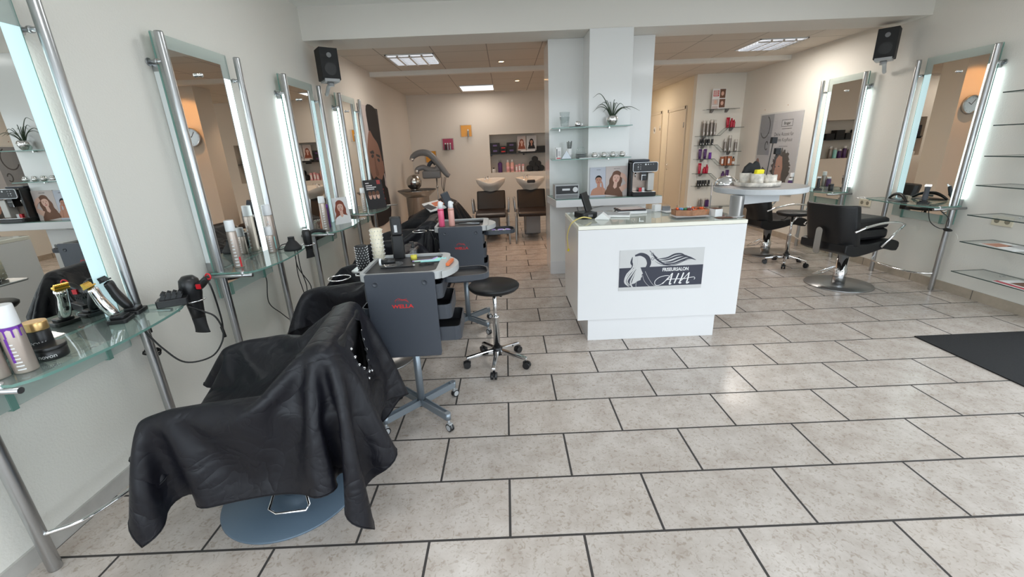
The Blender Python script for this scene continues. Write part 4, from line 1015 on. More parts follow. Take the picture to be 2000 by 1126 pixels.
def portrait(mb, cx, cz, s, skin, hair, long=True, curly=False, tilt=0, k0=1, dress=None, eye=1, sx=1, hand=False):
    """layered flat shapes in the xz plane at y = -k*.0004"""
    ct, st = math.cos(tilt), math.sin(tilt)
    def pl(pts, k, mi): mb.prism([(cx + sx*s*(x*ct - z*st), cz + s*(x*st + z*ct)) for x, z in pts], -(k0+k)*.0004, 0, mi, axis='y')
    if long:
        h = [(-.55, .3), (-.45, .65), (-.15, .85), (.2, .84), (.5, .6), (.6, .25), (.72, -.2), (.66, -.7), (.85, -1.2), (.6, -1.6), (.2, -1.3), (-.2, -1.35), (-.6, -1.7), (-.9, -1.2), (-.72, -.7), (-.75, -.2)]
        pl(sm(h), 0, hair)
    if curly:
        n = 46; pl([((1.15 + .16*math.sin(k*5.3) + .1*math.sin(k*11))*math.cos(2*PI*k/n)*.95, .15 + (1.2 + .14*math.sin(k*7.1))*math.sin(2*PI*k/n)) for k in range(n)], 0, hair)
    pl(sm([(-.18, -.45), (.22, -.45), (.25, -.8), (.85, -1.05), (1.05, -1.6)], 4)[:13] + [(1.1, -1.9), (-1.1, -1.9), (-.95, -1.35), (-.75, -1.08), (-.2, -.85)], 1, dress if dress is not None else skin)
    pl([(-.16, -.3), (.2, -.3), (.22, -.95), (0, -1.15), (-.2, -.95)], 2, skin)
    pl(ell(0, .05, .40, .55, 22), 3, skin)
    if not curly: pl(sm([(-.44, .10), (-.40, .42), (-.15, .66), (.18, .66), (.42, .40), (.45, .08), (.36, .32), (.05, .44), (-.28, .36)]), 4, hair)
    for e in (-.17, .17):
        pl(ell(e, .08, .07, .028, 12), 5, eye); pl([(e-.10, .155), (e+.09, .17), (e+.10, .19), (e-.09, .185)], 5, eye)
    pl([(-.01, -.02), (.03, -.02), (.06, -.13), (-.05, -.13)], 5, 5); pl(ell(0, -.26, .13, .045, 14), 5, 4)
    if hand: pl([(.42, -.9), (.38, -.35), (.30, -.15), (.38, -.05), (.52, -.2), (.62, -.6), (.85, -1.9), (.55, -1.9)], 6, skin)
    return pl
PM = lambda skin, hair, dress, bg: [bg, 'ink', skin, hair, 'lip', 'skind', dress]
# picture card on shelf 3
m = MB(); m.box(-.085, .085, 0, .004, 0, .26, 0); portrait(m, -.01, .16, .085, 2, 3, True, dress=6, eye=1)
o = solo(m, 'picture_card', PM('skinl', 'hairau', 'paper', 'paper'), 'white card with a portrait of a red-haired woman standing on the third shelf', 'card', (-1.66, 4.34, ZS), .95); o.rotation_euler = (-.12, 0, .95)
# fourth shelf (station 4)
can('spray_can', 'beige hairspray can on the rearmost left shelf', (-1.735, 5.24, ZS), .027, .28, .06, bands=txtb(290, 7, .06, .85, 1, 22))
m = MB(); m.box(-.13, .13, 0, .006, 0, .36, 0); m.box(.055, .105, -.001, 0, .30, .35, 4)
for k, zz in enumerate((.315, .285, .262, .24)): m.box(-.105, -.105 + (.05, .09, .14, .11)[k], -.001, 0, zz, zz+.012, 6)
for k in range(3): m.prism(ell(-.07 + .055*k, .165, .022, .045, 14), -.001, 0, 2, axis='y'); m.prism(ell(-.07 + .055*k, .195, .024, .028, 14), -.0014, 0, 3, axis='y')
o = solo(m, 'counter_display_card', PM('skinl', 'hairbr', 'txw', 'ink'), 'black advertising card with three small faces on the rearmost left shelf', 'card', (-1.64, 5.47, ZS), .85); o.rotation_euler = (-.15, 0, .85)
m = MB(); m.tube([(0, 0, .01), (.07, .02, .012), (.16, .05, .010)], lambda q: .010-.004*q, 8); solo(m, 'hair_straightener', 'alum', 'grey styling iron lying on the tip of the rearmost left shelf', 'styling iron', (-1.60, 5.66, ZS), .3)
# ------------------------------------------------------------ posters
m = MB(); m.box(-.45, .45, 0, .006, -.8, .8, 0)
def PP(pts, k, mi, mb=m): mb.prism(sm(pts) if len(pts) > 6 and len(pts) < 14 else pts, -.0008*k, 0, mi, axis='y')
PP([(-.45, .80), (-.02, .80), (-.08, .45), (-.28, .20), (-.45, .10)], 1, 7)
PP([(-.10, .80), (.30, .80), (.40, .60), (.42, .20), (.36, -.05), (.12, -.20), (-.08, .25), (-.12, .5)], 2, 3)   # hair
PP([(-.10, .48), (.05, .40), (.24, .30), (.34, .12), (.37, -.10), (.32, -.28), (.20, -.38), (.05, -.34), (-.12, -.30), (-.28, -.15), (-.34, .05), (-.25, .30)], 3, 2)  # face
PP([(-.34, -.02), (-.20, -.16), (-.06, -.14), (.06, -.18), (.22, -.20), (.34, -.14), (.36, -.30), (.25, -.50), (.05, -.58), (-.15, -.50), (-.32, -.30)], 4, 3)   # beard
PP(ell(.0, -.255, .085, .030, 16, -.2), 5, 4)
PP(ell(-.10, .14, .060, .024, 14, .1), 5, 1); PP(ell(.17, .08, .060, .024, 14, -.2), 5, 1)
PP([(-.20, .20), (-.05, .22), (.0, .19), (-.02, .17), (-.18, .175)], 5, 1); PP([(.08, .17), (.24, .15), (.28, .12), (.24, .115), (.08, .14)], 5, 1)
PP([(-.03, .10), (.01, .12), (.03, .0), (.10, -.09), (.09, -.13), (.0, -.14), (-.04, -.10)], 5, 5)
PP(ell(.375, -.02, .035, .09, 14), 4, 2)
PP([(-.45, -.45), (-.2, -.55), (.1, -.60), (.35, -.30), (.45, -.30), (.45, -.8), (-.45, -.8)], 6, 3)
PP([(.38, -.12), (.45, -.25), (.45, -.35), (.36, -.30)], 7, 7)
pmx = PM('skinp', 'hairb', 'txw', 'ink')+['bgp']; pmx[5] = 'skinq'
o = solo(m, 'wall_poster', pmx, 'tall poster of a bearded dark-haired man on the left wall', 'poster', (XL+.010, 6.42, 1.30), PI/2)
for wd, z, s_ in (('STYLE', -.40, .17), ('MOVES', -.54, .17)): text('lettering', wd, s_, 'red', o, (.02, -.0060, z), (PI/2, 0, 0), bold=.004, sx=.9)
m = MB(); m.prism(ell(-.36, .70, .035, .04, 16), -.0065, -.006, 0, axis='y'); m.prism([(-.40, .62), (-.31, .64), (-.31, .62), (-.40, .60)], -.0065, -.006, 0, axis='y'); m.build('logo', 'red', o)
# right poster
t = thing('wall_poster', 'grey poster with a curly-haired woman and droplets on the right wall', 'poster', (XR-.012, 6.77, 1.225), -PI/2)
m = MB(); m.box(-.51, .51, .002, .008, -.58, .58); m.build('backing', 'bgg', t)
m = MB(); m.box(-.52, .52, -.010, -.004, -.60, .60); m.build('acrylic_cover', 'acr', t)
m = MB(); m.prism([(-.51, -.02), (-.51, .58), (-.16, .58), (-.18, -.02)], -.0006+.002, .002, 0, axis='y')
def ring(mb, cx, cz, a, b, w_, y0, y1, mi, n=28, a0=0, a1=2*PI):
    for k in range(n):
        q0 = a0 + (a1-a0)*k/n; q1 = a0 + (a1-a0)*(k+1)/n
        mb.prism([(cx + a*math.cos(q0), cz + b*math.sin(q0)), (cx + a*math.cos(q1), cz + b*math.sin(q1)), (cx + (a-w_)*math.cos(q1), cz + (b-w_)*math.sin(q1)), (cx + (a-w_)*math.cos(q0), cz + (b-w_)*math.sin(q0))], y0, y1, mi, axis='y')
ring(m, -.36, .40, .13, .17, .018, .0006, .002, 1, 26, -2.6, 1.2); ring(m, -.27, .12, .045, .07, .018, .0006, .002, 1, 18, .3, 5.6)
m.build('droplet_print', ['bgg2', 'ink'], t)
m = MB(); s_ = .20
n = 120; rs = random.Random(5)
m.prism([(.16 + s_*(1.05 + .30*rs.random())*math.cos(2*PI*k/n)*.92, -.22 + s_*(1.25 + .38*rs.random())*math.sin(2*PI*k/n)) for k in range(n)], .0012, .002, 0, axis='y')
m.prism([(.02, -.10), (.10, -.02), (.18, -.04), (.22, -.20), (.20, -.34), (.12, -.44), (.05, -.40), (.00, -.30), (-.01, -.2)], .0004, .0012, 1, axis='y')
m.prism([(.14, -.40), (.22, -.30), (.24, -.56), (.10, -.56)], .0006, .0012, 2, axis='y'); m.prism(ell(.055, -.305, .032, .018, 12, .2), .0001, .0005, 3, axis='y')
m.prism(ell(.04, -.19, .022, .008, 10), .0001, .0005, 0, axis='y'); m.prism(ell(.13, -.18, .022, .008, 10), .0001, .0005, 0, axis='y')
m.build('portrait_print', ['hairb', 'skin', 'skind', 'lip'], t)
m = MB(); m.prism([(-.50, -.56), (-.48, -.30), (-.42, -.24), (-.36, -.30), (-.30, -.20), (-.22, -.24), (-.20, -.40), (-.22, -.56)], .0008, .002, 0, axis='y'); m.prism(ell(-.46, -.16, .05, .09, 16), .0004, .002, 1, axis='y'); m.build('glove_print', ['hairb', 'skind'], t)
q = text('lettering', 'Bruger', .055, 'ink', t, (.18, .0018, .43), (PI/2, 0, 0), bold=.0015)
m = MB()
for b_ in ((.05, .31, .475, .482), (.05, .31, .385, .392), (.05, .057, .385, .482), (.303, .31, .385, .482), (.07, .30, .352, .360), (.06, .26, .105, .111)): m.box(b_[0], b_[1], .0012, .002, b_[2], b_[3])
m.build('logo_frame', 'ink', t)
text('lettering', 'Deine Auszeit für', .072, 'ink', t, (.13, .0018, .28), (PI/2, 0, 0), sx=.9); text('lettering', 'deine Kopfhaut', .072, 'ink', t, (.15, .0018, .20), (PI/2, 0, 0), sx=.9)
for x_, z_ in ((-.45, .66), (.12, .68)): m = MB(); m.cyl((XR-.004, 6.77 - x_, 1.225 + z_), (XR, 6.77 - x_, 1.225 + z_), .006, n=10); solo(m, 'wall_screw', 'copper', 'small screw in the wall above the %s of the curly hair poster' % ('left part' if x_ < 0 else 'middle'), 'screw')
# ------------------------------------------------------------ generic containers
def tube_pack(name, label, loc, w, h, mat, rz=0, group=None, cat='tube', cap=None):
    """squeeze tube standing on its cap: wide crimp on top"""
    t = thing(name, label, cat, loc, rz, group)
    n = 18; v = []
    for a, b, z in ((w*.36, w*.36, .022), (w*.40, w*.36, h*.3), (w*.46, w*.22, h*.75), (w*.5, w*.05, h)):
        for k in range(n): q = 2*PI*k/n; v.append((a*math.cos(q), b*math.sin(q), z))
    m = MB(); m.add(v, [(i*n+k, i*n+(k+1) % n, (i+1)*n+(k+1) % n, (i+1)*n+k) for i in range(3) for k in range(n)], 0, True); m.add(v, [tuple(range(n))[::-1], tuple(range(3*n, 4*n))]); m.build('body', mat, t)
    m = MB(); m.cyl((0, 0, 0), (0, 0, .022), w*.37, n=18); m.build('cap', cap or mat, t); return t
def bottle(name, label, loc, r, h, mat, cap='black', group=None, cat='bottle', neck=.5, pump=None, band=None):
    t = thing(name, label, cat, loc, 0, group); hb = h*.80
    m = MB(); m.lathe([(r*.96, 0), (r, .004), (r, hb*.88), (r*.8, hb*.96), (r*neck, hb)], n=22); b = m.build('body', mat, t)
    if band: m = MB(); m.lathe([(r*1.005, hb*.12), (r*1.005, hb*.55)], n=22); m.v = [p for p in m.v]; m.build('label_print', band, b)
    m = MB()
    if pump: m.lathe([(r*neck, hb), (r*neck*1.05, h*.90), (r*.7, h*.92), (r*.72, h*.97), (r*.5, h)], n=18); m.cbox((0, r*.5, h*.955), (.012, r*.9, .014))
    else: m.lathe([(r*neck, hb), (r*neck, h)], n=18)
    m.build('cap', cap, t); return t
def carton(name, label, loc, w, d, h, mat, mats2=None, rz=0, group=None, cat='box'):
    m = MB(); m.box(-w/2, w/2, -d/2, d/2, 0, h); o = solo(m, name, mat, label, cat, loc, rz, group, bevel=.001)
    if mats2: m = MB(); m.box(-w*.36, w*.36, -d/2-.0008, -d/2, h*.2, h*.75); m.build('label_print', mats2, o)
    return o
# ------------------------------------------------------------ product shelves on the rear right wall (y = 7.9)
YW = 7.9
def wshelf(poly, label):
    m = MB(); th = .007; dep = .15
    for (xa, za), (xb, zb) in zip(poly[:-1], poly[1:]):
        m.prism([(xa, za-th), (xb, zb-th), (xb, zb), (xa, za)], YW-dep, YW-.001, 0, 1, axis='y')
    o = solo(m, 'product_shelf', ['dedge', 'glassc'], label, 'shelf', group='glass product shelves on the rear right wall')
    xs = [poly[0][0] + .14] + ([poly[-1][0] - .17] if len(poly) > 2 or poly[-1][0]-poly[0][0] > .5 else [])
    for x in xs:
        z = poly[0][1] if x < poly[1][0] or len(poly) == 2 else poly[-1][1]
        m = MB(); m.prism([(YW, z-.055), (YW-.02, z-.055), (YW-.085, z-.012), (YW-.085, z-.0075), (YW, z-.0075)], x-.018, x+.018, 0, axis='x'); m.build('shelf_bracket', 'mgrey', o)
    return o
wshelf([(3.45, 1.965), (4.02, 1.965)], 'topmost glass shelf holding the folded photo leaflet')
wshelf([(3.35, 1.54), (3.73, 1.54), (3.86, 1.66), (4.13, 1.66)], 'glass shelf with four tall grey cans and red tubes')
wshelf([(3.35, 1.386), (3.70, 1.386), (3.84, 1.262), (4.13, 1.262)], 'glass shelf with small black jars left and grey cans right')
wshelf([(3.355, 1.155), (3.67, 1.155), (3.81, 1.03), (4.13, 1.03)], 'glass shelf with purple tubes left and copper boxes right')
wshelf([(3.355, .908), (3.64, .908), (3.79, .775), (4.13, .775)], 'glass shelf with a large red tube on its left part')
wshelf([(3.355, .688), (3.80, .688)], 'glass shelf with a row of short black jars near the bottom')
wshelf([(3.38, .315), (4.10, .315)], 'lowest glass product shelf, seen over the candy box')
yb = YW-.075
g = 'tall grey spray cans on the product shelves'
for i, (x, z, h) in enumerate(((3.465, 1.54, .255), (3.53, 1.54, .245), (3.595, 1.54, .262), (3.655, 1.54, .25), (3.87, 1.262, .215), (3.945, 1.262, .27), (4.055, 1.262, .20))):
    lab = ['first', 'second', 'third', 'fourth'][i] + ' tall grey can from the left under the photo leaflet' if i < 4 else ['short grey can left of the tallest one on the right product shelf', 'tallest grey can on the right product shelf', 'grey can alone at the right end of the right product shelf'][i-4]
    can('spray_can', lab, (x, yb, z), .026, h, .05, 'greige_can', 'capg', group=g, bands=[(.05, .42, 240, 300, 0), (.1, .3, 255, 290, 1)], band='copper')
tube_pack('squeeze_tube', 'upright crimson tube, leftmost of the three on the upper right product shelf', (3.875, yb, 1.66), .062, .165, 'crimson', group='crimson products on the upper right shelf', cat='tube')
bottle('product_bottle', 'middle crimson bottle of the three on the upper right product shelf', (3.94, yb, 1.66), .024, .15, 'crimson', 'crimson', 'crimson products on the upper right shelf')
bottle('product_bottle', 'right crimson bottle of the three on the upper right product shelf', (3.985, yb+.01, 1.66), .022, .125, 'crimson', 'crimson', 'crimson products on the upper right shelf')
tube_pack('squeeze_tube', 'large crimson tube on the left of its lower product shelf', (3.455, yb, .908), .06, .175, 'crimson', group='crimson products on the lower left shelf')
bottle('product_bottle', 'small crimson bottle beside the large crimson tube, lower product shelf', (3.54, yb, .908), .024, .11, 'crimson', 'crimson', 'crimson products on the lower left shelf')
bottle('product_bottle', 'crimson bottle with cap, right one on the lower left product shelf', (3.585, yb, .908), .025, .15, 'crimson', 'crimson', 'crimson products on the lower left shelf')
for row, (z, xs, nm) in enumerate(((1.386, (3.43, 3.472, 3.53, 3.572, 3.635), 'under the tall grey cans'), (.688, (3.45, 3.495, 3.54, 3.585, 3.645), 'on the shelf behind the candy box'))):
    for i, x in enumerate(xs):
        t = thing('black_jar', ['leftmost', 'second', 'middle', 'fourth', 'rightmost'][i] + ' small black jar ' + nm, 'jar', (x, yb, z), 0, 'small black jars ' + nm)
        for dz, nme in ((0, 'lower_jar'), (.05, 'upper_jar')):
            m = MB(); m.lathe([(.018, dz+.0005), (.0195, dz+.003), (.0195, dz+.034), (.018, dz+.036), (.018, dz+.038), (.020, dz+.039), (.020, dz+.0495)], n=18, mats=[0, 0, 0, 0, 0, 1]); q = m.build(nme, ['black', 'anth'], t)
        m = MB(); m.prism([(-.008, .012), (.008, .012), (.008, .028), (-.008, .028)], -.0205, -.0197, axis='y'); m.build('label_print', 'txw', t)
tube_pack('squeeze_tube', 'dark purple tube, leftmost on the shelf below the small black jars', (3.44, yb, 1.155), .062, .165, 'dpurple', group='purple products')
tube_pack('squeeze_tube', 'dark purple tube beside the bright lilac jar', (3.53, yb, 1.155), .06, .165, 'dpurple', group='purple products')
t = bottle('product_bottle', 'short bright violet can on the purple product shelf', (3.62, yb, 1.155), .024, .105, 'purple', 'purple', neck=.95)
for i, (x, w, h) in enumerate(((3.84, .045, .15), (3.895, .03, .152), (3.955, .045, .155), (3.995, .03, .152))):
    carton('product_carton', ['first', 'second', 'third', 'fourth'][i] + ' copper carton from the left beside the amber bottle', (x, yb, 1.03), w, .05, h, 'copper', 'txw' if i % 2 == 0 else None, group='copper cartons')
t = bottle('product_bottle', 'amber bottle with white label and black pipette, right of the copper cartons', (4.045, yb, 1.03), .024, .145, 'wood', 'black', neck=.45, band='paper')
bottle('product_bottle', 'dark purple bottle behind the rim of the round table', (3.885, yb, .775), .030, .155, 'dpurple', 'dpurple')
tube_pack('squeeze_tube', 'dark purple tube right of the dark purple bottle above the round table', (3.96, yb, .775), .065, .175, 'dpurple')
for i, (x, mt_n, cp) in enumerate(((3.51, 'greige_can', 'capg'), (3.545, 'greige_can', 'capg'), (3.63, 'dpurple', 'capg'), (3.665, 'dpurple', 'capg'))):
    bottle('product_bottle', ['leftmost grey bottle', 'second grey bottle', 'left dark purple bottle', 'right dark purple bottle'][i] + ' on the lowest product shelf behind the candy', (x, yb, .315), .019, .15, mt_n, cp, 'bottles on the lowest product shelf', neck=.9)
# photo leaflet on the top shelf
m = MB(); m.box(-.115, .115, 0, .004, 0, .32, 0)
m.box(-.10, -.005, -.0006, 0, .20, .29, 4); m.box(.01, .105, -.0006, 0, .17, .31, 3); m.box(-.11, -.005, -.0006, 0, .06, .155, 5); m.box(.01, .11, -.0006, 0, .02, .155, 3); m.box(-.11, -.005, -.0006, 0, .0, .05, 5)
for cx, cz in ((.055, .24), (-.055, .11), (.06, .09)): m.prism(ell(cx, cz, .024, .034, 14), -.0012, 0, 2, axis='y')
for k in range(5): m.box(-.095, -.02+.01*(k % 2), -.0012, 0, .275-.016*k, .283-.016*k, 6)
solo(m, 'photo_leaflet', PM('skinl', 'hairbr', 'paper', 'paper')[:4]+['red', 'bgp', 'paper'], 'folded leaflet of four photos standing on the topmost product shelf', 'leaflet', (3.665, YW-.10, 1.966))
# ------------------------------------------------------------ glass display shelves on the right wall
for i, z in enumerate((.29, .553, .779, 1.022, 1.251, 1.483, 1.722)):
    m = MB(); m.box(XR-.29, XR-.001, 2.80, 3.53, z-.008, z, 0, 1)
    o = solo(m, 'display_shelf', ['glassc', 'dedge'], ['lowest', 'second lowest', 'third', 'middle', 'fifth', 'sixth', 'topmost'][i] + ' glass display shelf%s at the right picture edge' % (' from the floor' if i in (2, 4, 5) else ''), 'shelf', group='glass display shelves on the right wall')
    for y in (2.98, 3.36): m = MB(); m.cyl((XR, y, z-.015), (XR-.04, y, z-.015), .006); m.build('shelf_support', 'chrome', o)
m = MB(); m.box(-.14, .14, -.10, .10, 0, .003); m.box(-.13, .02, -.09, .0, .003, .0036, 1); m.box(.0, .13, -.04, .09, .003, .0036, 2)
solo(m, 'magazine', ['paper', 'bgg', 'skin'], 'open magazine lying on the second lowest display shelf', 'magazine', (XR-.17, 3.26, .5535), 1.45)
m = MB(); m.box(-.12, .12, -.10, .10, 0, .006); m.box(-.12, .12, .06, .10, .006, .0066, 1); m.box(-.10, .05, -.08, .04, .006, .0066, 2)
solo(m, 'magazine', ['paper', 'crimson', 'hairbr'], 'magazine with dark red strip on the lowest display shelf', 'magazine', (XR-.19, 3.08, .2905), 1.5)
m = MB(); m.box(-.05, .05, -.02, .02, 0, .125); m.box(-.046, .046, -.0208, -.02, .02, .045, 1); m.box(-.046, .046, -.0208, -.02, .07, .085, 2); m.box(-.05, .0, -.0205, -.02, .10, .11, 2)
solo(m, 'product_box', ['black', 'copper', 'txw'], 'black carton with a copper stripe on the sixth display shelf', 'box', (XR-.16, 3.27, 1.4835), -.9)
# ------------------------------------------------------------ right mirror shelves
ZS2 = ZS
xs = lambda d: XR - d
can('spray_can', 'grey spray can with white cap at the far tip of the right rear mirror shelf', (xs(.27), 5.90, ZS2), .026, .19, .05, 'greige_can', 'cap')
bottle('product_bottle', 'dark purple jar beside the grey can on the right rear mirror shelf', (xs(.31), 5.86, ZS2), .028, .12, 'dpurple', 'cap', neck=.9)
t = clipper('black clipper standing on its charger on the right rear mirror shelf', (xs(.22), 5.44, ZS2), 2.6, 'black', .25, 'chrome')
jar('black jar behind the clipper on the right rear mirror shelf', (xs(.16), 5.30, ZS2), .028, .085, 'black', 'black', '')
t = clipper('dark clipper leaning in its stand on the right front mirror shelf', (xs(.20), 4.03, ZS2), 2.3, 'anth', .45, 'chrome', 1.1)
# black mat dish with a long bow on the right front shelf
t = thing('hand_mirror', 'black rounded hand mirror lying on the right front mirror shelf', 'hand mirror', (xs(.21), 4.30, ZS2), 1.3)
m = MB(); n = 16
P_ = [(x, 0, z) for x, z in ((-.15, .008), (-.10, .040), (-.04, .062), (.03, .062), (.09, .045), (.15, .008))]
m.tube(smooth(P_, 6), lambda q: .010 + .006*math.sin(PI*q), 12); m.build('frame', 'black', t)
m = MB(); m.lathe([(.0001, .006), (.05, .007), (.11, .012), (.15, .003), (.15, 0), (.0001, 0)], n=30, sy=.45); m.build('body', 'black', t)
m = MB(); m.cbox((.0, -.012, .036), (.07, .006, .022)); m.build('handle_inlay', 'capg', t)
m = MB(); m.tube(smooth([(xs(.24), 3.93, .79), (xs(.22), 3.90, .66), (xs(.16), 3.86, .60), (xs(.12), 3.83, .60)], 5), .0035, 7); m.tube(smooth([(xs(.20), 3.90, .79), (xs(.13), 3.83, .70), (xs(.12), 3.82, .62)], 5), .0035, 7)
q = solo(m, 'power_cord', 'cable', 'black cord tied round the near post of the right front mirror', 'cord')
m = MB(); m.sphere((xs(.12), 3.815, .59), .018, 14, sy=2.4, sz=.8); m.build('cord_knot', 'cable', q)
# ------------------------------------------------------------ things on the round table
zt_ = 1.1037
m = MB(); m.lathe([(.150, 0), (.162, .004), (.165, .034), (.158, .034), (.154, .012), (.0001, .012)], n=48)
solo(m, 'marble_tray', 'marble', 'round marble tray on the round table', 'tray', (1.965, 3.40, zt_))
zz = zt_ + .0125
for nm, lab, lo, r, h in (('marble_cup', 'rear left marble cup on the tray, holding black cloth', (1.905, 3.47, zz), .042, .085), ('marble_cup', 'middle marble cup on the tray with the yellow sponge', (1.945, 3.37, zz), .046, .082), ('marble_bowl', 'wide marble bowl on the tray holding the black brush set', (2.05, 3.39, zz), .055, .068)):
    m = MB(); m.lathe([(r*.93, 0), (r, .004), (r, h), (r*.9, h), (r*.88, .01), (.0001, .01)], n=30); solo(m, nm, 'marble', lab, 'cup', lo, group='marble cups on the tray')
m = MB(); m.cbox((0, 0, 0), (.072, .030, .036), .1, .0, .1); solo(m, 'sponge', 'yellow', 'bright yellow sponge on top of the middle marble cup', 'sponge', (1.955, 3.37, zz+.094), .15, bevel=.006)
m = MB(); m.prism([(-.06, 0), (-.045, .05), (-.01, .085), (.012, .07), (.03, .095), (.055, .08), (.07, .04), (.06, -.03), (-.03, -.03)], -.018, .018, 0, axis='y')
solo(m, 'black_cloth', 'blackmat', 'folded black cloth sticking out of the rear left marble cup', 'cloth', (1.94, 3.47, zz+.08), -.2, bevel=.008)
t = thing('styling_brush', 'tall black round-base brush standing in the marble bowl', 'brush', (2.03, 3.40, zz+.012), 0, 'black brushes in the marble bowl')
m = MB(); m.tube(smooth([(0, 0, 0), (.006, 0, .12), (.018, 0, .29)], 6), .0035, 8); m.build('stem', 'black', t)
m = MB(); m.cbox((.021, 0, .31), (.040, .030, .045), 0, .05); m.build('head', 'blackmat', t, .003)
t = thing('styling_brush', 'shorter black brush right of the tall one in the marble bowl', 'brush', (2.07, 3.38, zz+.012), 0, 'black brushes in the marble bowl')
m = MB(); m.tube(smooth([(0, 0, 0), (.002, 0, .10), (.006, 0, .21)], 6), .0035, 8); m.build('stem', 'black', t)
m = MB(); m.cbox((.008, 0, .23), (.040, .030, .045), 0, .03); m.build('head', 'blackmat', t, .003)
m = MB(); m.sphere((0, 0, 0), .088, 32, sz=.86, z0=0, z1=1); solo(m, 'chrome_bowl', 'chrome', 'upturned chrome bowl on the left side of the round table', 'bowl', (1.80, 3.56, zt_))
m = MB(); m.box(-.09, .09, -.06, .06, 0, .002); solo(m, 'flyer', 'bgp', 'pale pink flyer lying on the round table', 'flyer', (1.80, 3.42, zt_+.0003), .5)
# ------------------------------------------------------------ things on the reception desk
zd = .9103
t = thing('payment_terminal', 'black payment terminal with upright screen at the left end of the desk', 'terminal', (.625, 3.42, zd), .35)
m = MB(); m.prism(rrect(-.07, .07, -.075, .075, .02), 0, .045); m.build('base', 'black', t, .006)
m = MB(); m.cbox((0, 0, 0), (.085, .018, .155)); q = m.build('screen', 'black', t, .004); q.location = (.035, .055, .115); q.rotation_euler = (-.30, -.12, .5)
m = MB(); m.box(-.02, .02, -.0765, -.075, .012, .030); m.build('display', 'mgrey', t)
m = MB(); m.tube(smooth([(.64, 3.26, .925), (.56, 3.20, .945), (.485, 3.23, .90), (.462, 3.30, .80), (.472, 3.36, .72), (.482, 3.40, .66)], 8), .0045, 8)
q = solo(m, 'network_cable', 'ycable', 'yellow network cable hanging over the left side of the desk', 'cable')
m = MB(); m.cbox((.484, 3.405, .652), (.012, .014, .022), .2, .2); m.build('plug', 'oil', q)
m = MB(); m.prism([(-.055, 0), (.055, 0), (.055, .006), (.0, .050), (-.055, .006)], -.03, .045, 0, axis='y')
solo(m, 'card_stand', 'plastic_w', 'small white tent stand with printed label beside the payment terminal', 'stand', (.735, 3.30, zd), -.35)
m = MB(); m.box(-.15, .15, -.10, .10, 0, .016); o = solo(m, 'laptop', 'plastic_w', 'closed white laptop lying behind the payment terminal', 'laptop', (.84, 3.46, zd), -.30, bevel=.004)
m = MB(); m.box(-.145, .145, -.095, .095, .0161, .0175); m.build('lid', 'ltgrey', o)
for i, (w, d, z0, h, mt_n, lab, r_) in enumerate(((.24, .16, 0, .022, 'paper', 'thick white catalogue at the bottom of the desk pile', .05), (.23, .16, .0225, .010, 'ink', 'black booklet in the middle of the desk pile', -.02), (.21, .15, .033, .004, 'hairbr', 'brown photo magazine on top of the desk pile', .12))):
    m = MB(); m.box(-w/2, w/2, -d/2, d/2, 0, h); o = solo(m, 'booklet', mt_n, lab, 'booklet', (1.02, 3.57, zd+z0), r_, 'booklets piled on the desk', bevel=.001)
    m = MB(); m.box(-w/2+.006, w/2-.006, -d/2+.006, d/2-.006, h, h+.0008); m.build('cover_print', ['bgg', 'anth', 'bgp'][i], o)
m = MB(); m.tube(smooth([(0, 0, .004), (.03, .01, .03), (.06, .03, .006)], 5), .011, 10); solo(m, 'desk_phone_handset', 'black', 'black curved object left of the booklet pile on the desk', 'handset', (.89, 3.56, zd), 0)
m = MB(); o = rrect(-.03, .03, -.03, .03, .008); m.prism(o, 0, .055); solo(m, 'white_cube_box', 'paper', 'small white paper cube with pink print in the middle of the desk', 'box', (1.255, 3.60, zd), .2)
m = MB(); m.box(-.035, .035, -.003, 0, 0, .05); m.box(-.035, .035, -.06, 0, 0, .003); m.box(-.035, .035, -.063, -.06, 0, .03)
solo(m, 'card_holder', 'acr', 'clear acrylic card holder left of the white cube on the desk', 'holder', (1.17, 3.58, zd), .15)
m = MB(); m.box(-.035, .035, -.003, 0, 0, .05); m.box(-.035, .035, -.06, 0, 0, .003); m.box(-.035, .035, -.063, -.06, 0, .03); m.box(-.031, .031, -.04, -.01, .003, .04, 1)
solo(m, 'card_holder', ['acr', 'mgrey'], 'clear card holder with dark cards right of the white cube on the desk', 'holder', (1.33, 3.60, zd), -.1)
m = MB(); m.box(-.14, .14, -.10, .10, 0, .0025); m.box(-.12, .02, -.08, .07, .0025, .0035, 1)
solo(m, 'acrylic_sheet', ['acr', 'paper'], 'clear acrylic sheet with papers behind the candy box', 'sheet', (1.40, 3.55, zd+.001), .12)
m = MB(); m.box(-.155, .115, -.095, .055, 0, .012); m.box(-.15, .11, -.09, .05, .012, .0125, 1)
solo(m, 'writing_pad', ['acr', 'bgg'], 'clear acrylic block under the candy box at the front of the desk', 'block', (1.40, 3.235, zd))
# candy box: an open low wooden hexagon tray
t = thing('candy_box', 'low wooden box full of wrapped candies on the desk', 'box', (1.40, 3.25, zd+.0128), .06)
hexa = [(-.125, -.02), (-.02, -.070), (.125, -.035), (.125, .06), (-.02, .075), (-.125, .065)]; inn = [(x*.94, y*.90 + .001) for x, y in hexa]; n = 6
v = [(a, b, 0) for a, b in hexa] + [(a*1.02, b*1.02, .042) for a, b in hexa] + [(a, b, .042) for a, b in inn] + [(a, b, .006) for a, b in inn]
m = MB(); m.add(v, [(q, (q+1) % n, n+(q+1) % n, n+q) for q in range(n)] + [(n+q, n+(q+1) % n, 2*n+(q+1) % n, 2*n+q) for q in range(n)] + [(2*n+q, 2*n+(q+1) % n, 3*n+(q+1) % n, 3*n+q) for q in range(n)] + [tuple(range(n))[::-1], tuple(range(3*n, 4*n))]); m.build('tray', 'wood', t)
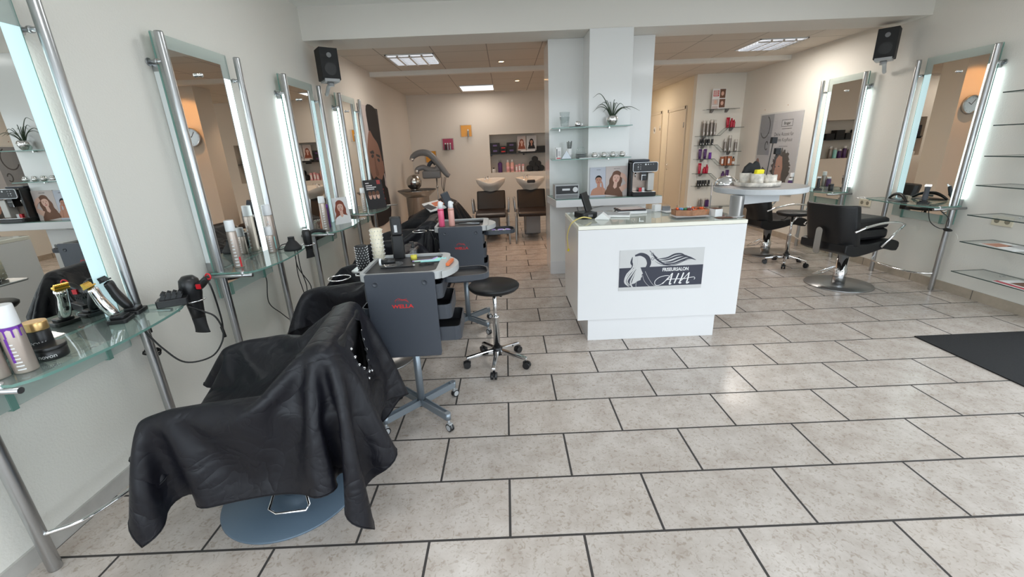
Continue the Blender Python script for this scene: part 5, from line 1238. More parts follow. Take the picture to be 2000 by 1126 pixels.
rs = random.Random(11); k = 0; protos = {}
for ly, nn in ((0, 26), (1, 14)):
    for i in range(nn):
        x = -.105 + .21*((i*.618 + ly*.3) % 1); y = -.035 + .085*((i*.377 + .2) % 1)
        if x < -.06 and y < -.02: y += .03
        c_ = ['candyr', 'candyr', 'candyb', 'candyg', 'candyk', 'candyw', 'candyr', 'copper'][(i*5 + ly*3) % 8]
        loc = (1.40 + x, 3.25 + y, zd + .0128 + .030 + ly*.015 + rs.random()*.004)
        if c_ not in protos:
            m = MB(); m.sphere((0, 0, 0), .012, 12, sx=1.25, sz=.75); m.add([(.012, 0, 0), (.022, .008, .004), (.022, -.008, -.002)], [(0, 1, 2)]); m.add([(-.012, 0, 0), (-.022, .008, .002), (-.022, -.008, .004)], [(0, 1, 2)])
            protos[c_] = solo(m, 'candy', c_, {'candyr': 'orange-red', 'candyb': 'blue', 'candyg': 'green', 'candyk': 'dark red', 'candyw': 'silver', 'copper': 'brown'}[c_] + ' wrapped candy in the wooden box on the desk', 'candy', loc, rs.random()*6, {'candyr': 'orange-red', 'candyb': 'blue', 'candyg': 'green', 'candyk': 'dark red', 'candyw': 'silver', 'copper': 'brown'}[c_] + ' candies in the wooden box')
        else:
            q = protos[c_].copy(); COL.objects.link(q); q.location = loc; q.rotation_euler = (rs.random()*.6, rs.random()*.6, rs.random()*6)
t = thing('leaflet_holder', 'tall clear acrylic holder with a grey leaflet right of the candy box', 'holder', (1.560, 3.30, zd), 1.15)
m = MB(); m.box(-.055, .055, -.003, 0, 0, .24); m.box(-.055, .055, -.035, 0, 0, .003); m.build('acrylic_body', 'acr', t)
m = MB(); m.box(-.048, .048, -.008, -.004, .004, .145); m.build('leaflet', 'mgrey', t)
m = MB(); m.box(-.045, .045, -.0085, -.0045, .15, .235); m.build('upper_leaflet', 'bgp', t)
m = MB(); m.box(-.032, .032, -.04, .04, 0, .055); o = solo(m, 'business_card_stack', 'paper', 'stack of white business cards right of the leaflet holder', 'cards', (1.575, 3.225, zd), .25)
m = MB(); m.box(-.028, .028, -.036, .036, .055, .0575); m.build('top_card', 'hairbr', o)
for i, (x, y, r_) in enumerate(((1.585, 3.125, .1), (1.64, 3.13, -.25), (1.60, 3.12, -.1))):
    m = MB(); m.box(-.05, .05, -.03, .03, 0, .0008); solo(m, 'leaflet', ['hairbr', 'bgp', 'hairbr'][i], ['left brown photo leaflet lying at the front right of the desk', 'pale leaflet by the foot of the table column', 'brown photo leaflet between the other two at the front right of the desk'][i], 'leaflet', (x, y, zd + .0004 + .001*i), r_, 'leaflets on the desk')
# ------------------------------------------------------------ things on the pillar shelves and counter
zu, zl, zc = 1.6365, 1.3365, .9385
for i, (z0, lab) in enumerate(((0, 'lower of the two stacked glass tumblers on the upper pillar shelf'), (.045, 'upper of the two stacked glass tumblers on the upper pillar shelf'))):
    m = MB(); m.lathe([(.034, 0), (.040, .02), (.052, .105), (.049, .105), (.037, .02), (.0001, .01)], n=30); solo(m, 'glass_tumbler', 'glassc' if i else 'glassc', lab, 'glass', (.615, 4.60, zu+z0), 0, 'glass tumblers')
m = MB(); m.lathe([(.0001, .003), (.08, .003), (.085, .010), (.082, .006), (.0001, 0)], n=30); solo(m, 'saucer', 'mgrey', 'dark round saucer under the silver cup on the upper pillar shelf', 'saucer', (.745, 4.62, zu+.0005))
def cup(lab, loc, grp=None, rz=0, h=.052):
    t = thing('espresso_cup', lab, 'cup', loc, rz, grp)
    m = MB(); m.lathe([(.020, 0), (.024, .004), (.030, .018), (.030, .026), (.022, h-.012), (.022, h), (.019, h), (.018, h-.02), (.0001, .008)], n=26); m.build('body', 'chrome', t)
    m = MB(); m.tube(smooth([(.028, 0, .030), (.043, 0, .032), (.045, 0, .018), (.030, 0, .012)], 5), .0028, 7); m.build('handle', 'chrome', t)
cup('silver espresso cup on the dark saucer, upper pillar shelf', (.75, 4.60, zu+.0045))
for i, x in enumerate((.905, 1.00, 1.09, 1.185)): cup(['leftmost', 'second', 'third', 'rightmost'][i] + ' of the four silver espresso cups on the lower pillar shelf', (x, 4.51, zl), 'silver espresso cups', .1)
# plant
t = thing('potted_plant', 'grass-like green plant in a round silver pot on the upper pillar shelf', 'plant', (1.075, 4.52, zu))
m = MB(); m.lathe([(.028, 0), (.040, .010), (.058, .045), (.060, .065), (.050, .088), (.044, .092), (.042, .085), (.0001, .075)], n=36); m.build('pot', 'chrome', t)
rs = random.Random(4)
blades = [(-.20, .20, -.03, .18), (-.19, .06, .02, .11), (-.13, .12, -.04, .12), (-.10, .05, -.05, .08), (-.03, .15, 0, .08), (.03, .17, .02, .1), (.11, .10, -.03, .11), (.28, .055, .02, .10), (.14, .06, -.05, .07), (.20, .07, .05, .09), (-.07, .15, .05, .12), (-.15, .10, .06, .12), (.07, .13, .05, .1), (.01, .13, -.06, .08)]
for bx_, bz, by, mid in blades:
    m = MB(); P_ = smooth([(bx_*.04, by*.1, .075), (bx_*.30, by*.4, .075 + mid*.75), (bx_*.65, by*.8, .085 + (mid + bz)*.55), (bx_, by, .08 + bz*.9)], 7)
    m.tube(P_, lambda q: .0048*(1-q)**.7 + .0006, 5); m.build('leaf', 'leaf', t)
# lower left shelf: picture box, knife glass, dome, plates
m = MB(); m.box(-.028, .028, -.015, .015, 0, .115); m.box(-.02, -.012, -.0158, -.015, .02, .10, 1); m.box(-.005, .02, -.0158, -.015, .03, .08, 2); m.box(-.02, .02, -.0158, -.015, .004, .014, 3)
solo(m, 'tea_box', ['paper', 'ink', 'bgg', 'redp'], 'narrow white printed box at the left end of the lower pillar shelf', 'box', (.545, 4.58, zl), .1)
t = thing('cutlery_glass', 'white beaker of black-handled cutlery on the lower pillar shelf', 'beaker', (.665, 4.62, zl))
m = MB(); m.lathe([(.024, 0), (.028, .004), (.031, .10), (.028, .10), (.025, .01), (.0001, .008)], n=24); m.build('beaker', 'cap', t)
for k in range(4): m = MB(); m.tube([(-.012 + .008*k, .0, .06), (-.02 + .015*k, .01, .165 + .008*(k % 2))], .0042, 7); m.build('cutlery_handle', 'black', t)
m = MB(); m.add([(-.055, -.02, 0), (.055, -.02, 0), (.055, .02, 0), (-.055, .02, 0), (0, -.012, .085), (0, .012, .085)], [(0, 1, 4), (2, 3, 5), (0, 4, 5, 3), (1, 2, 5, 4), (0, 3, 2, 1)]); solo(m, 'napkin_holder', 'alum', 'grey metal napkin holder in front of the cutlery beaker', 'napkin holder', (.625, 4.55, zl), 0, bevel=.003)
for k in range(4): m = MB(); m.lathe([(.0001, .002), (.045, .002), (.062, .009), (.064, .008), (.045, 0), (.0001, 0)], n=28); solo(m, 'small_plate', 'alum', ['lowest', 'second', 'third', 'topmost'][k] + ' of the stacked small plates under the glass dome', 'plate', (.775, 4.56, zl+.012*k), 0, 'stacked small plates')
m = MB(); m.lathe([(.050, 0), (.048, .03), (.034, .060), (.0001, .066)], n=28); solo(m, 'glass_dome', 'glassc', 'clear glass bowl upturned on the stacked small plates', 'bowl', (.775, 4.56, zl+.048))
m = MB(); m.box(-.09, .09, -.012, .012, 0, .006); solo(m, 'white_spatula', 'paper', 'thin white strip lying left of the silver cups', 'spatula', (.835, 4.47, zl), .05)
# radio
t = thing('radio', 'black and silver table radio at the left end of the counter', 'radio', (.625, 4.60, zc), .02)
m = MB(); m.box(-.125, .125, -.09, .10, 0, .145); m.build('case', 'ltgrey', t, .004)
m = MB(); m.box(-.115, .115, -.093, -.089, .05, .132); m.build('front_panel', 'black', t, .002)
m = MB(); m.box(-.115, .115, -.093, -.089, .008, .042); m.build('disc_slot', 'mgrey', t, .002)
m = MB(); m.cyl((.085, -.104, .092), (.085, -.089, .092), .026, n=28); m.build('volume_knob', 'silverp', t)
m = MB(); m.box(-.05, .03, -.0945, -.093, .085, .105); m.build('display', 'silverp', t)
m = MB(); m.prism(rrect(-.05, .05, -.04, .04, .02), 0, .022); solo(m, 'small_black_dish', 'anth', 'flat dark dish right of the radio on the counter', 'dish', (.81, 4.55, zc), .2)
# two-portrait board
t = thing('portrait_board', 'board with two portraits of women leaning against the pillar', 'picture', (1.083, 4.575, zc), 0); t.rotation_euler = (-.03, 0, 0)
m = MB(); m.box(-.205, -.042, 0, .006, 0, .30, 0); portrait(m, -.115, .165, .078, 2, 3, False, dress=2, eye=1, hand=True); m.build('left_picture', PM('skin', 'hairb', 'skin', 'bgl'), t)
m = MB(); m.box(-.040, .185, 0, .006, 0, .305, 0); pf = portrait(m, .07, .18, .092, 2, 3, True, dress=3, eye=5, tilt=-.15); 
m.prism([(.12, .24), (.16, .22), (.185, .17), (.185, .11), (.15, .17), (.11, .20)], -.0038, 0, 2, axis='y'); m.prism([(.10, .09), (.185, .13), (.185, .08), (.13, .04)], -.0038, 0, 2, axis='y')
m.build('right_picture', PM('skinl', 'hairbr', 'hairbr', 'bgp'), t)
text('lettering', 'NATURAL', .010, 'ink', t, (-.115, -.0008, .275), (PI/2, 0, 0)); text('lettering', 'SHINY & SOFT', .010, 'ink', t, (.075, -.0008, .28), (PI/2, 0, 0))
# coffee machine
t = thing('coffee_machine', 'black and bronze fully automatic coffee machine on the counter', 'coffee machine', (1.41, 4.62, zc), -.06)
m = MB(); m.box(-.125, .125, -.02, .19, .0, .335); m.box(-.125, -.098, -.13, -.02, .03, .335); m.build('housing', 'black', t, .008)
m = MB(); m.prism(rrect(-.12, .135, -.19, .0, .03), 0, .040, 0); m.build('drip_tray', 'black', t, .006)
m = MB(); m.box(-.10, .125, -.18, -.02, .0405, .048); m.build('drip_grid', 'chrome', t, .002)
m = MB(); m.box(-.098, .118, -.03, -.0205, .05, .235); m.build('back_plate', pm('bronze_panel', (.42, .33, .28), .3, .6), t)
m = MB(); m.box(.055, .118, -.13, -.031, .052, .23); m.build('water_tank', 'capg', t, .006)
m = MB(); m.prism(rrect(-.105, .140, .245, .335, .018), -.155, -.02, 0, axis='y'); m.build('control_panel', 'black', t)
m = MB(); o_ = rrect(-.108, .143, .242, .338, .02, 6); i_ = rrect(-.104, .139, .246, .334, .017, 6); n = len(o_)
m.add([(a, -.157, b) for a, b in o_] + [(a, -.157, b) for a, b in i_] + [(a, -.15, b) for a, b in o_] + [(a, -.15, b) for a, b in i_], [(k, (k+1) % n, n+(k+1) % n, n+k) for k in range(n)] + [(k, (k+1) % n, 2*n+(k+1) % n, 2*n+k) for k in range(n)] + [(n+k, n+(k+1) % n, 3*n+(k+1) % n, 3*n+k) for k in range(n)]); m.build('panel_trim', 'alu', t)
for k, (a, b) in enumerate([(-.055, .315), (-.03, .315), (.02, .315), (.045, .315), (.07, .315), (.095, .315), (-.055, .292), (-.03, .292), (-.055, .272), (-.03, .272)]):
    m = MB(); m.cyl((a, -.1565, b), (a, -.155, b), .0055 if k != 2 else .008, n=12); m.build('button', 'silverp' if k in (2, 3, 6) else 'mgrey', t)
m = MB(); m.prism(rrect(-.008, .045, .155, .245, .008), -.12, -.03, 0, axis='y'); m.build('spout', 'black', t, .003)
m = MB(); m.box(-.002, .038, -.1215, -.12, .205, .210); m.box(-.007, -.003, -.1215, -.12, .155, .215); m.build('spout_trim', 'chrome', t)
m = MB(); m.cyl((-.065, -.09, .19), (-.065, -.09, .235), .007); m.build('steam_nozzle', 'chrome', t)
m = MB(); m.box(-.095, .085, -.05, .17, .336, .360); m.build('bean_lid', 'anth', t, .008)
for k, (x, c_) in enumerate(((-.005, 'redp'), (.025, 'cap'))): m = MB(); m.box(x-.013, x+.013, -.075, -.05, .0485, .08); solo(m, 'sugar_packet', c_, ['red', 'white'][k] + ' packet standing on the grid of the coffee machine', 'packet', (1.405, 4.60, zc), -.06)
m = MB(); m.tube(smooth([(.73, 4.50, .857), (.74, 4.46, .80), (.755, 4.50, .74), (.76, 4.52, .70)], 5), .003, 6); q = solo(m, 'power_cord', 'cable', 'black cord dangling under the counter behind the desk', 'cord')
m = MB(); m.tube(smooth([(.80, 4.50, .76), (.86, 4.55, .80), (.95, 4.57, .83), (1.06, 4.57, .845), (1.10, 4.57, .85)], 5), .0018, 6); m.build('thin_wire', 'cable', q)
# clock on the column
t = thing('wall_clock', 'round wall clock on the column behind the pillar', 'clock', (1.07, 6.949, 1.82), 0)
m = MB(); m.lathe([(.125, 0), (.135, .01), (.135, .04), (.120, .045), (.118, .03)], n=44); q = m.build('rim', 'alu', t); q.rotation_euler = (PI/2, 0, 0)
m = MB(); m.cyl((0, -.028, 0), (0, -.005, 0), .118, n=40); m.build('dial', 'clockf', t)
for a, l_, nme in ((1.0, .06, 'hour_hand'), (-.6, .09, 'minute_hand')):
    m = MB(); m.box(-.004, .004, -.032, -.030, 0, l_); q = m.build(nme, 'ink', t); q.rotation_euler = (0, a, 0)
for k in range(12): m = MB(); a = 2*PI*k/12; m.cbox((.10*math.sin(a), -.029, .10*math.cos(a)), (.005, .002, .018), 0, a); m.build('hour_mark', 'ink', t)
# ------------------------------------------------------------ rear corner: steel pedestal with ball
t = thing('pedestal_table', 'stainless steel pedestal table with a wide flared top in the rear left corner', 'table', (-1.50, 7.30, 0))
m = MB(); m.lathe([(.19, 0), (.19, .76), (.20, .765), (.315, .862), (.318, .868), (.30, .868), (.0001, .862)], n=48); m.build('body', 'steel', t)
m = MB(); m.cyl((0, 0, .8685), (0, 0, .874), .318, n=48); m.build('dark_top', 'black', t)
m = MB(); m.sphere((0, 0, .122), .125, 36); m.lathe([(.07, 0), (.07, .012)], n=28); solo(m, 'steel_ball', 'steel', 'polished steel ball on the pedestal table', 'ball', (-1.53, 7.28, .8745))
# hood dryer on a stand
t = thing('hood_dryer', 'grey climate hood dryer with curved arms on a stand, rear left corner', 'hood dryer', (-1.35, 8.15, 0), 0)
def arm(pts, rad, nm, mat='mgrey'):
    m = MB(); m.tube(smooth(pts, 7), rad, 12); return m.build(nm, mat, t)
arm([(-.36, -.02, 1.335), (-.33, 0, 1.40), (-.22, 0, 1.455), (-.08, 0, 1.45), (.03, 0, 1.37), (.16, 0, 1.20), (.25, 0, 1.07), (.30, 0, 1.03)], lambda q: .040 + .020*math.sin(PI*q), 'upper_arm')
arm([(-.28, -.05, 1.10), (-.27, -.03, 1.17), (-.17, 0, 1.20), (-.08, 0, 1.16), (.05, 0, 1.14), (.12, 0, 1.18)], lambda q: .038 + .03*q, 'lower_arm')
m = MB(); m.cbox((-.02, 0, 1.07), (.34, .14, .14)); m.build('control_housing', 'mgrey', t, .03, 3)
arm([(-.05, .08, 1.10), (-.08, .10, 1.22), (.0, .10, 1.30), (.05, .08, 1.25)], .035, 'rear_arm', 'anth')
for p in ((-.34, -.06, 1.345), (-.27, -.09, 1.14)): m = MB(); m.sphere(p, .033, 16); m.build('heat_lamp', 'chrome', t)
m = MB(); m.cyl((.06, 0, .06), (.06, 0, 1.02), .012); m.cyl((.06, 0, .82), (.06, 0, .87), .020, mi=0); m.build('stand_pole', 'alu', t)
for k in range(5): m = MB(); a = 2*PI*k/5; m.tube([(.06, 0, .07), (.06 + .24*math.cos(a), .24*math.sin(a), .05)], .012); m.sphere((.06 + .25*math.cos(a), .25*math.sin(a), .025), .024, 12); m.build('foot', 'mgrey', t)
for dx in (0, .05, .08): m = MB(); m.tube(smooth([(.16+dx, -.02, 1.02), (.15+dx*.6, -.03, .85), (.20-dx*.4, -.03, .68), (.17, -.02, .55)], 6), .005, 6); m.build('hanging_cord', 'cable', t)
# wash units
def wash(x, y, label, group='hair wash units at the rear wall'):
    t = thing('wash_unit', label, 'wash unit', (x, y, 0), 0, group)
    m = MB(); m.prism([(-.30, .41), (.24, .44), (.26, .50), (-.26, .485), (-.32, .46)], -.245, .245, 0, axis='x')
    s_ = m.build('seat', 'brownleather', t, .02, 3)
    m = MB(); m.prism([(.20, .47), (.29, .47), (.42, .775), (.36, .79)], -.245, .245, 0, axis='x'); m.build('backrest', 'leather', t, .022, 3)
    for sx in (1, -1):
        m = MB(); X = .29*sx
        m.tube(smooth([(X*1.02, -.42, .005), (X, -.33, .30), (X*.99, -.26, .46)], 5), .0145, 10); m.build('front_leg', 'alum', t)
        m = MB(); m.tube(smooth([(X, .26, .45), (X*1.04, .22, .62), (X*1.04, .13, .675), (X*1.04, .0, .66), (X*1.02, -.04, .54), (X, -.04, .46)], 6), .017, 10); m.build('armrest', 'alum', t)
        m = MB(); m.tube([(X*.9, .30, .005), (X*.9, .28, .46)], .0145, 10); m.build('rear_leg', 'alum', t)
    m = MB(); m.box(-.12, .12, -.10, .40, .10, .40); m.build('plumbing_box', 'mgrey', t, .006)
    m = MB(); m.box(-.13, .13, .36, .60, 0, .74); m.build('bowl_column', 'mgrey', t, .01)
    # ceramic shell: deep bowl with raised back and neck notch
    n = 44; v = []
    def rim(a): return .985 - .060*max(0, -math.sin(a))**6 - .0*math.cos(a)
    secs = [(.115, .74, 0), (.13, .79, 0), (.18, .84, 0), (.245, .905, .55), (.262, 0, 1), (.250, .004, 1), (.225, .90, .5), (.15, .84, 0), (.05, .815, 0)]
    for r, z, f in secs:
        for k in range(n):
            a = 2*PI*k/n; rz_ = rim(a); zz = z if f == 0 else ((rz_ if f == 1 else z*(1-f*0) - (0.985-rz_)*f) + (z if f == 1 else 0)*1)
            v.append((r*math.cos(a), .47 + r*.95*math.sin(a), zz))
    m = MB(); m.add(v, [(i*n+k, i*n+(k+1) % n, (i+1)*n+(k+1) % n, (i+1)*n+k) for i in range(len(secs)-1) for k in range(n)], 0, True); m.add(v, [tuple(range(n))[::-1], tuple(range((len(secs)-1)*n, len(secs)*n))], 0)
    b = m.build('ceramic_bowl', 'ceram', t, sub=1)
    m = MB(); m.cyl((-.10, .56, .93), (-.10, .56, 1.0), .018); m.tube([(-.10, .56, .995), (-.10, .50, 1.01), (-.10, .45, .995)], .010); m.build('tap', 'chrome', b)
    m = MB(); m.cyl((-.05, .58, .93), (-.05, .58, 1.015), .014); m.tube([(-.05, .58, 1.01), (-.02, .50, 1.015)], .009); m.build('shower_hose_head', 'chrome', b)
    m = MB(); m.cbox((0, .245, .925), (.14, .05, .05)); 
    return t, b, m
t, b, m = wash(-.275, 7.18, 'left wash unit with white bowl and black chair below the niche')
t, b, m = wash(.42, 7.18, 'right wash unit with white bowl and black neck rest beside the pillar'); m.build('neck_rest', 'black', b, .015)
# acrylic wall boxes
for x, z, mt_, lab, items in ((-1.50, 1.375, 'oacr', 'lowest orange acrylic wall box behind the hood dryer', ()), (-1.135, 1.60, 'macr', 'magenta acrylic wall box with three small bottles', (-.05, -.005, .045)), (-.755, 1.835, 'oacr', 'uppermost orange acrylic wall box with one can', (.04,))):
    t = thing('wall_box', lab, 'wall box', (x, YB, z), 0, 'acrylic wall boxes on the rear wall')
    m = MB(); m.box(-.105, .105, -.006, -.001, -.105, .105); m.build('back_panel', mt_, t)
    for bb in ((-.115, .115, -.12, -.001, .106, .112), (-.115, .115, -.12, -.001, -.112, -.106), (-.115, -.109, -.12, -.001, -.106, .106), (.109, .115, -.12, -.001, -.106, .106)): m = MB(); m.box(*bb); m.build('side_panel', 'acr', t)
    for i, dx in enumerate(items):
        bottle('small_bottle', ['left', 'middle', 'right'][i] + ' small bottle in the magenta wall box' if len(items) > 1 else 'small silver can in the uppermost orange wall box', (x+dx, YB-.06, z-.1055), .017, .13, 'black' if i == 0 and len(items) > 1 else 'alum', 'cap', 'small bottles in the wall boxes' if len(items) > 1 else None, neck=.9)
# ------------------------------------------------------------ niche
m = MB(); m.box(NX0, NX1, YB+.01, YB+.25, 1.365, 1.377); o = solo(m, 'niche_shelf', 'black', 'thin black shelf across the niche in the rear wall', 'shelf')
for x in (NX0+.02, .38): m = MB(); m.box(x-.012, x+.012, YB+.03, YB+.25, 1.335, 1.3645); m.build('shelf_bracket', 'black', o)
zs = 1.3775
bxs = [(-.20, 0, .11, 'bottom left black gift box on the niche shelf'), (-.20, .1105, .10, 'top left black gift box on the niche shelf'), (-.035, 0, .075, 'lower box with red print in the middle pile on the niche shelf'), (-.035, .0755, .07, 'upper box with red print in the middle pile on the niche shelf'), (.135, 0, .11, 'lower black box with a ring emblem on the niche shelf'), (.135, .1105, .10, 'upper black box above the ring emblem box on the niche shelf')]
for i, (x, dz, h, lab) in enumerate(bxs):
    w = .19 if i not in (2, 3) else .13
    m = MB(); m.box(-w/2, w/2, -.08, .08, 0, h); o = solo(m, 'gift_box', 'blackmat', lab, 'box', (x, YB+.14, zs+dz), 0, 'black boxes on the niche shelf', bevel=.003)
    m = MB(); m.box(-.04, .04, -.0812, -.08, h*.35, h*.65); m.build('box_print', 'red' if i in (2, 3) else 'dpurple', o)
for x, w, lab, sk, hr, bgc in ((.345, .17, 'left portrait card on the niche shelf, woman with hair over her face', 'skinl', 'hairau', 'bgp'), (.545, .20, 'right portrait card on the niche shelf, woman with long brown hair', 'skin', 'hairb', 'bgg')):
    m = MB(); m.box(-w/2, w/2, 0, .004, 0, .28, 0); portrait(m, 0, .16, .07, 2, 3, True, dress=3, eye=5)
    solo(m, 'portrait_card', PM(sk, hr, hr, bgc), lab, 'card', (x, YB+.10, zs+.045), 0, 'portrait cards in the niche')
m = MB(); m.box(-.19, .19, -.06, .07, 0, .022); solo(m, 'black_tray', 'blackmat', 'flat black box under the portrait cards in the niche', 'box', (.47, YB+.12, zs))
m = MB(); m.box(-.15, .15, -.05, .05, 0, .022); solo(m, 'white_box', 'paper', 'flat pale box on the black one under the portrait cards', 'box', (.47, YB+.12, zs+.0225))
for i, x in enumerate((.75, .95, 1.15, 1.35, 1.55)): m = MB(); m.box(-.085, .085, -.08, .08, 0, .12 + .06*(i % 2)); solo(m, 'gift_box', 'blackmat', ['first', 'second', 'third', 'fourth', 'fifth'][i] + ' black box from the left in the niche part behind the pillar', 'box', (x, YB+.14, zs), 0, 'black boxes behind the pillar')
zn = NZ0
t = bottle('perfume_bottle', 'low glass bottle with black stopper, left end of the niche floor', (-.25, YB+.10, zn+.0005), .045, .10, 'capg', 'black', neck=.4)
bottle('shampoo_bottle', 'large dark purple bottle on the niche floor', (-.115, YB+.12, zn+.0005), .045, .25, 'dpurple', 'alum', neck=.5)
bottle('shampoo_bottle', 'left pink and cream bottle on the niche floor', (.045, YB+.12, zn+.0005), .036, .245, 'pinkp', 'cap', 'pink bottles in the niche', neck=.6, band='pinkc')
bottle('shampoo_bottle', 'right pink and cream bottle on the niche floor', (.135, YB+.12, zn+.0005), .036, .245, 'pinkp', 'cap', 'pink bottles in the niche', neck=.6, band='pinkc')
for i, (x, h) in enumerate(((.225, .135), (.285, .155), (.36, .15))): carton('pink_carton', ['left', 'middle', 'right'][i] + ' pale pink carton on the niche floor', (x, YB+.13, zn+.0005), .045, .06, h, 'pinkc', 'paper', group='pink cartons in the niche')
for i, (x, z) in enumerate(((.49, .0605), (.615, .0605), (.74, .0605), (.55, .150), (.675, .150), (.61, .238))):
    m = MB(); m.cyl((0, -.09, 0), (0, .09, 0), .06, n=22); m.cyl((0, -.0915, 0), (0, -.09, 0), .03, n=16)
    solo(m, 'rolled_towel', 'blackmat', ['bottom left', 'bottom middle', 'bottom right', 'second row left', 'second row right', 'topmost'][i] + ' rolled black towel in the niche pile', 'towel', (x, YB+.13, zn+z), 0, 'rolled black towels in the niche')
for i, x in enumerate((.95, 1.05, 1.15, 1.25, 1.35, 1.45)): bottle('shampoo_bottle', ['first', 'second', 'third', 'fourth', 'fifth', 'sixth'][i] + ' bottle from the left in the niche part behind the pillar', (x, YB+.13, zn+.0005), .036, .18 + .03*(i % 3), ['greige_can', 'greige_can', 'dpurple', 'dpurple', 'mint', 'greige_can'][i], 'cap', 'bottles behind the pillar', neck=.8)
# ------------------------------------------------------------ on the nearest trolley
tx, ty, zt = -.545, 2.15, .8885
def T(x, y): return (tx + x, ty + y)
def rbrush(label, loc, r, body, bris, h=.15, group='round hair brushes beside the nearest trolley'):
    t = thing('round_brush', label, 'hair brush', loc, 0, group)
    m = MB(); m.lathe([(r*.6, 0), (r*.80, .004), (r*.80, h), (r*.5, h+.004)], n=22); m.build('barrel', body, t)
    m = MB(); rows = 9; n = 13
    for i in range(rows):
        for k in range(n):
            a = 2*PI*(k + .5*(i % 2))/n; z = .012 + (h-.02)*i/(rows-1); c, s_ = math.cos(a), math.sin(a); r0, r1 = r*.795, r*.93
            m.add([(r0*c - .003*s_, r0*s_ + .003*c, z-.003), (r0*c + .003*s_, r0*s_ - .003*c, z-.003), (r1*c, r1*s_, z+.003), (r0*c, r0*s_, z+.003)], [(0, 1, 2), (1, 3, 2), (0, 2, 3), (0, 3, 1)])
    m.build('bristles', bris, t); return t
x, y = T(-.235, .14)
rbrush('black round brush with white bristles standing left of the nearest trolley', (x-.03, y, .857), .040, 'blackmat', 'txw', .13)
rbrush('pale round brush with cream bristles behind the nearest trolley', (x+.035, y+.09, .86), .042, 'ivory', 'paper', .20)
m = MB(); m.prism(rrect(-.09, .10, -.055, .14, .03), -.011, 0); o = solo(m, 'wire_brush_rack', 'alu', 'pale side rack carrying the two round brushes at the nearest trolley', 'rack', (x, y, .8565), 0, bevel=.003)
m = MB(); m.cyl((.06, 0, -.005), (.13, -.02, .005), .006); m.build('rack_arm', 'chrome', o)
x, y = T(-.085, .235)
t = thing('hair_trimmer', 'tall black trimmer standing at the back of the nearest trolley', 'hair clipper', (x, y, zt+.0005), .1)
m = MB(); m.prism(rrect(-.032, .032, -.028, .028, .012), 0, .13); m.build('charging_base', 'black', t, .004)
m = MB(); m.prism(rrect(-.030, .030, -.022, .022, .014), .1305, .235); m.build('body', 'black', t, .008)
m = MB(); m.box(-.008, .008, -.0235, -.022, .15, .19); m.build('indicator', 'silverp', t)
x, y = T(.012, .165)
t = thing('oil_bottle', 'small clear spray bottle with yellow oil on the nearest trolley', 'bottle', (x, y, zt+.0005))
m = MB(); m.lathe([(.019, 0), (.020, .003), (.020, .058), (.012, .068), (.010, .072)], n=24); m.build('glass_body', 'acr', t)
m = MB(); m.lathe([(.0175, .002), (.018, .028), (.0001, .028)], n=24); m.build('oil', 'oil', t)
m = MB(); m.lathe([(.011, .070), (.011, .082), (.007, .084), (.007, .104)], n=18); m.cbox((-.004, 0, .098), (.022, .010, .012)); m.build('spray_head', 'black', t)
x, y = T(-.10, .045)
t = thing('shaving_brush', 'dark brush with a round white end lying in a clear dish on the nearest trolley', 'brush', (x, y, zt+.025), -.3)
m = MB(); m.cyl((-.03, -.012, 0), (.035, .014, .002), .014, n=18); m.build('handle', 'black', t)
m = MB(); m.cyl((-.040, -.016, 0), (-.0305, -.0122, 0), .020, n=22); m.build('white_end', 'cap', t)
m = MB(); m.lathe([(.0001, .0005), (.045, .001), (.056, .010), (.054, .010), (.044, .003), (.0001, .0025)], n=30); solo(m, 'clear_dish', 'acr', 'small clear oval dish on the left of the nearest trolley', 'dish', (x+.02, y+.01, zt+.0005))
for i, (c_, dx, dy, r_) in enumerate((('lilac', .0, .0, .16), ('green_l', .012, -.012, .10), ('mint', .03, -.012, .06), ('mint', .05, -.028, .12))):
    x, y = T(.085 + dx, .135 + dy); m = MB(); m.prism([(-.075, -.006), (.04, -.009), (.075, -.008), (.078, .008), (.04, .009), (-.075, .003)], 0, .006); m.cbox((.05, 0, .010), (.03, .008, .008), 0, -.3)
    solo(m, 'hair_clip', c_, ['lilac sectioning clip, rearmost of the clips', 'pale green sectioning clip next to the lilac one', 'turquoise sectioning clip on the left', 'turquoise sectioning clip nearest the orange tool'][i] + ' on the nearest trolley', 'hair clip', (x, y, zt+.0005+.0005*i), r_, 'sectioning clips on the nearest trolley', bevel=.0015)
x, y = T(.01, .02)
t = thing('thinning_scissors', 'long black scissors lying along the front of the nearest trolley', 'scissors', (x, y, zt+.004), .14)
m = MB(); m.prism([(-.14, -.004), (.02, -.008), (.03, .0), (.02, .008), (-.14, .002)], -.003, .003); m.build('blade', 'black', t, .001)
for dx, dy in ((.075, .012), (.115, .020)): m = MB(); m.tube([(dx + .018*math.cos(a), dy + .011*math.sin(a), .002) for a in [2*PI*k/20 for k in range(20)]], .0035, 6, closed=True); m.build('finger_loop', 'black', t)
m = MB(); m.cyl((.03, 0, 0), (.03, 0, .006), .006); m.build('pivot_screw', 'silverp', t)
x, y = T(.232, .01); m = MB(); m.cbox((0, 0, .010), (.018, .11, .016)); o = solo(m, 'orange_tool', 'orange', 'orange plastic handle lying in the side lip of the nearest trolley', 'tool', (x, y, .8975), -.12, bevel=.003)
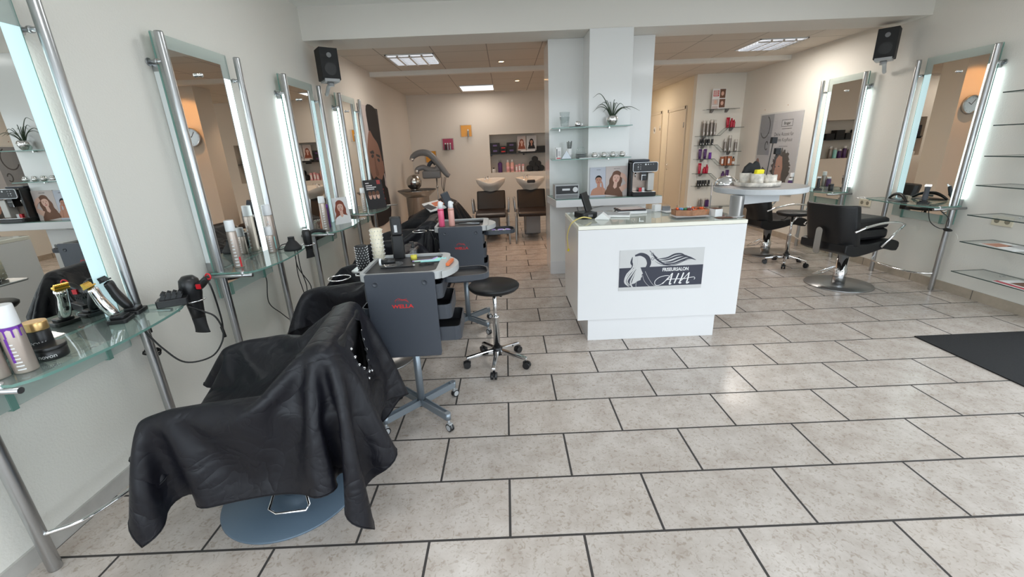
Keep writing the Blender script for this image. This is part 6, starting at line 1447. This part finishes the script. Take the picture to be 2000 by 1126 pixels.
# wire holder cable etc on second trolley
tx, ty, zt = -.375, 3.42, .8885
for i, (dx, dy, c_, lab) in enumerate(((-.155, .10, 'pinkl', 'bright pink spray bottle on the second trolley'), (-.075, .105, 'pinkp', 'pale pink spray bottle on the second trolley'))):
    t = thing('spray_bottle', lab, 'bottle', (tx+dx, ty+dy-.12, zt+.0005), 0, 'pink spray bottles on the second trolley'); r = .024
    m = MB(); m.lathe([(r*.95, 0), (r, .004), (r, .135), (r*.9, .142)], n=24); b_ = m.build('body', c_, t)
    m = MB(); m.lathe([(r*1.01, .128), (r*1.01, .133)], n=24); m.build('ring', 'crimson' if i == 0 else 'wood', b_)
    m = MB(); m.lathe([(r*.86, .142), (r*.88, .160), (r*.8, .172), (r*.70, .190), (r*.4, .198)], n=22); m.cbox((r*.5, 0, .183), (.026, .014, .014)); m.build('spray_head', 'cap', t)
for i, (dx, dy, r_, L_) in enumerate(((.02, .10, .1, .20), (.06, .03, -.1, .17), (.10, .10, .3, .14))):
    m = MB(); m.tube([(-L_/2, 0, .006), (0, 0, .008), (L_/2, 0, .006)], lambda q: .004 + .004*q, 8); solo(m, 'styling_comb', 'black' if i != 1 else 'alum', ['long black comb at the back', 'grey metal tool in the middle', 'short black comb at the right'][i] + ' of the second trolley top', 'comb', (tx+dx, ty+dy, zt+.0005), r_, 'combs on the second trolley')
for i in range(6):
    m = MB(); a = i*1.1; m.tube([(.018*math.cos(q)*1.4, .012*math.sin(q), .006) for q in [2*PI*k/14 for k in range(14)]], .0045, 6, closed=True)
    solo(m, 'hair_clip', 'lilac' if i % 2 else 'paper', ['white clip at the left', 'lilac clip at the left', 'white clip in the middle', 'lilac clip in the middle', 'white clip at the right', 'lilac clip at the right'][i] + ' of the second trolley side tray', 'hair clip', (tx+.22 + .03*i, ty+.04 + .05*(i % 2), .8185), a, 'clips in the side tray of the second trolley')
# dryer cords hanging at the second trolley
m = MB(); zc_ = .86
for k, (dx, zb) in enumerate(((0, .55), (.05, .50), (.10, .60), (-.03, .62))):
    m = MB(); m.tube(smooth([(tx-.27+dx*.5, ty-.03, .855), (tx-.27+dx, ty-.05, .75), (tx-.30+dx, ty-.05, zb), (tx-.24+dx, ty-.05, zb-.04), (tx-.20+dx*.6, ty-.04, .70), (tx-.22, ty-.02, .80)], 6), .0038, 6)
    if k == 0: q = solo(m, 'power_cord', 'cable', 'black cords with a plug hanging left of the second trolley', 'cord')
    else: m.build('cord_loop', 'cable', q)
for dx in (0, .018): m = MB(); m.cyl((tx-.30+dx, ty-.07, .60), (tx-.303+dx, ty-.07, .635), .0035); m.build('plug_pin', 'chrome', q)
SC.view_settings.view_transform = 'Standard'; SC.view_settings.look = 'None'; SC.view_settings.gamma = 1; SC.view_settings.use_curve_mapping = False
SC.view_settings.exposure = 0.09
SC.cycles.max_bounces = 8; SC.cycles.diffuse_bounces = 5; SC.cycles.glossy_bounces = 5; SC.cycles.transparent_max_bounces = 12; SC.cycles.transmission_bounces = 4
SC.cycles.caustics_reflective = False; SC.cycles.caustics_refractive = False; SC.cycles.sample_clamp_indirect = 6
SC.cycles.use_denoising = True
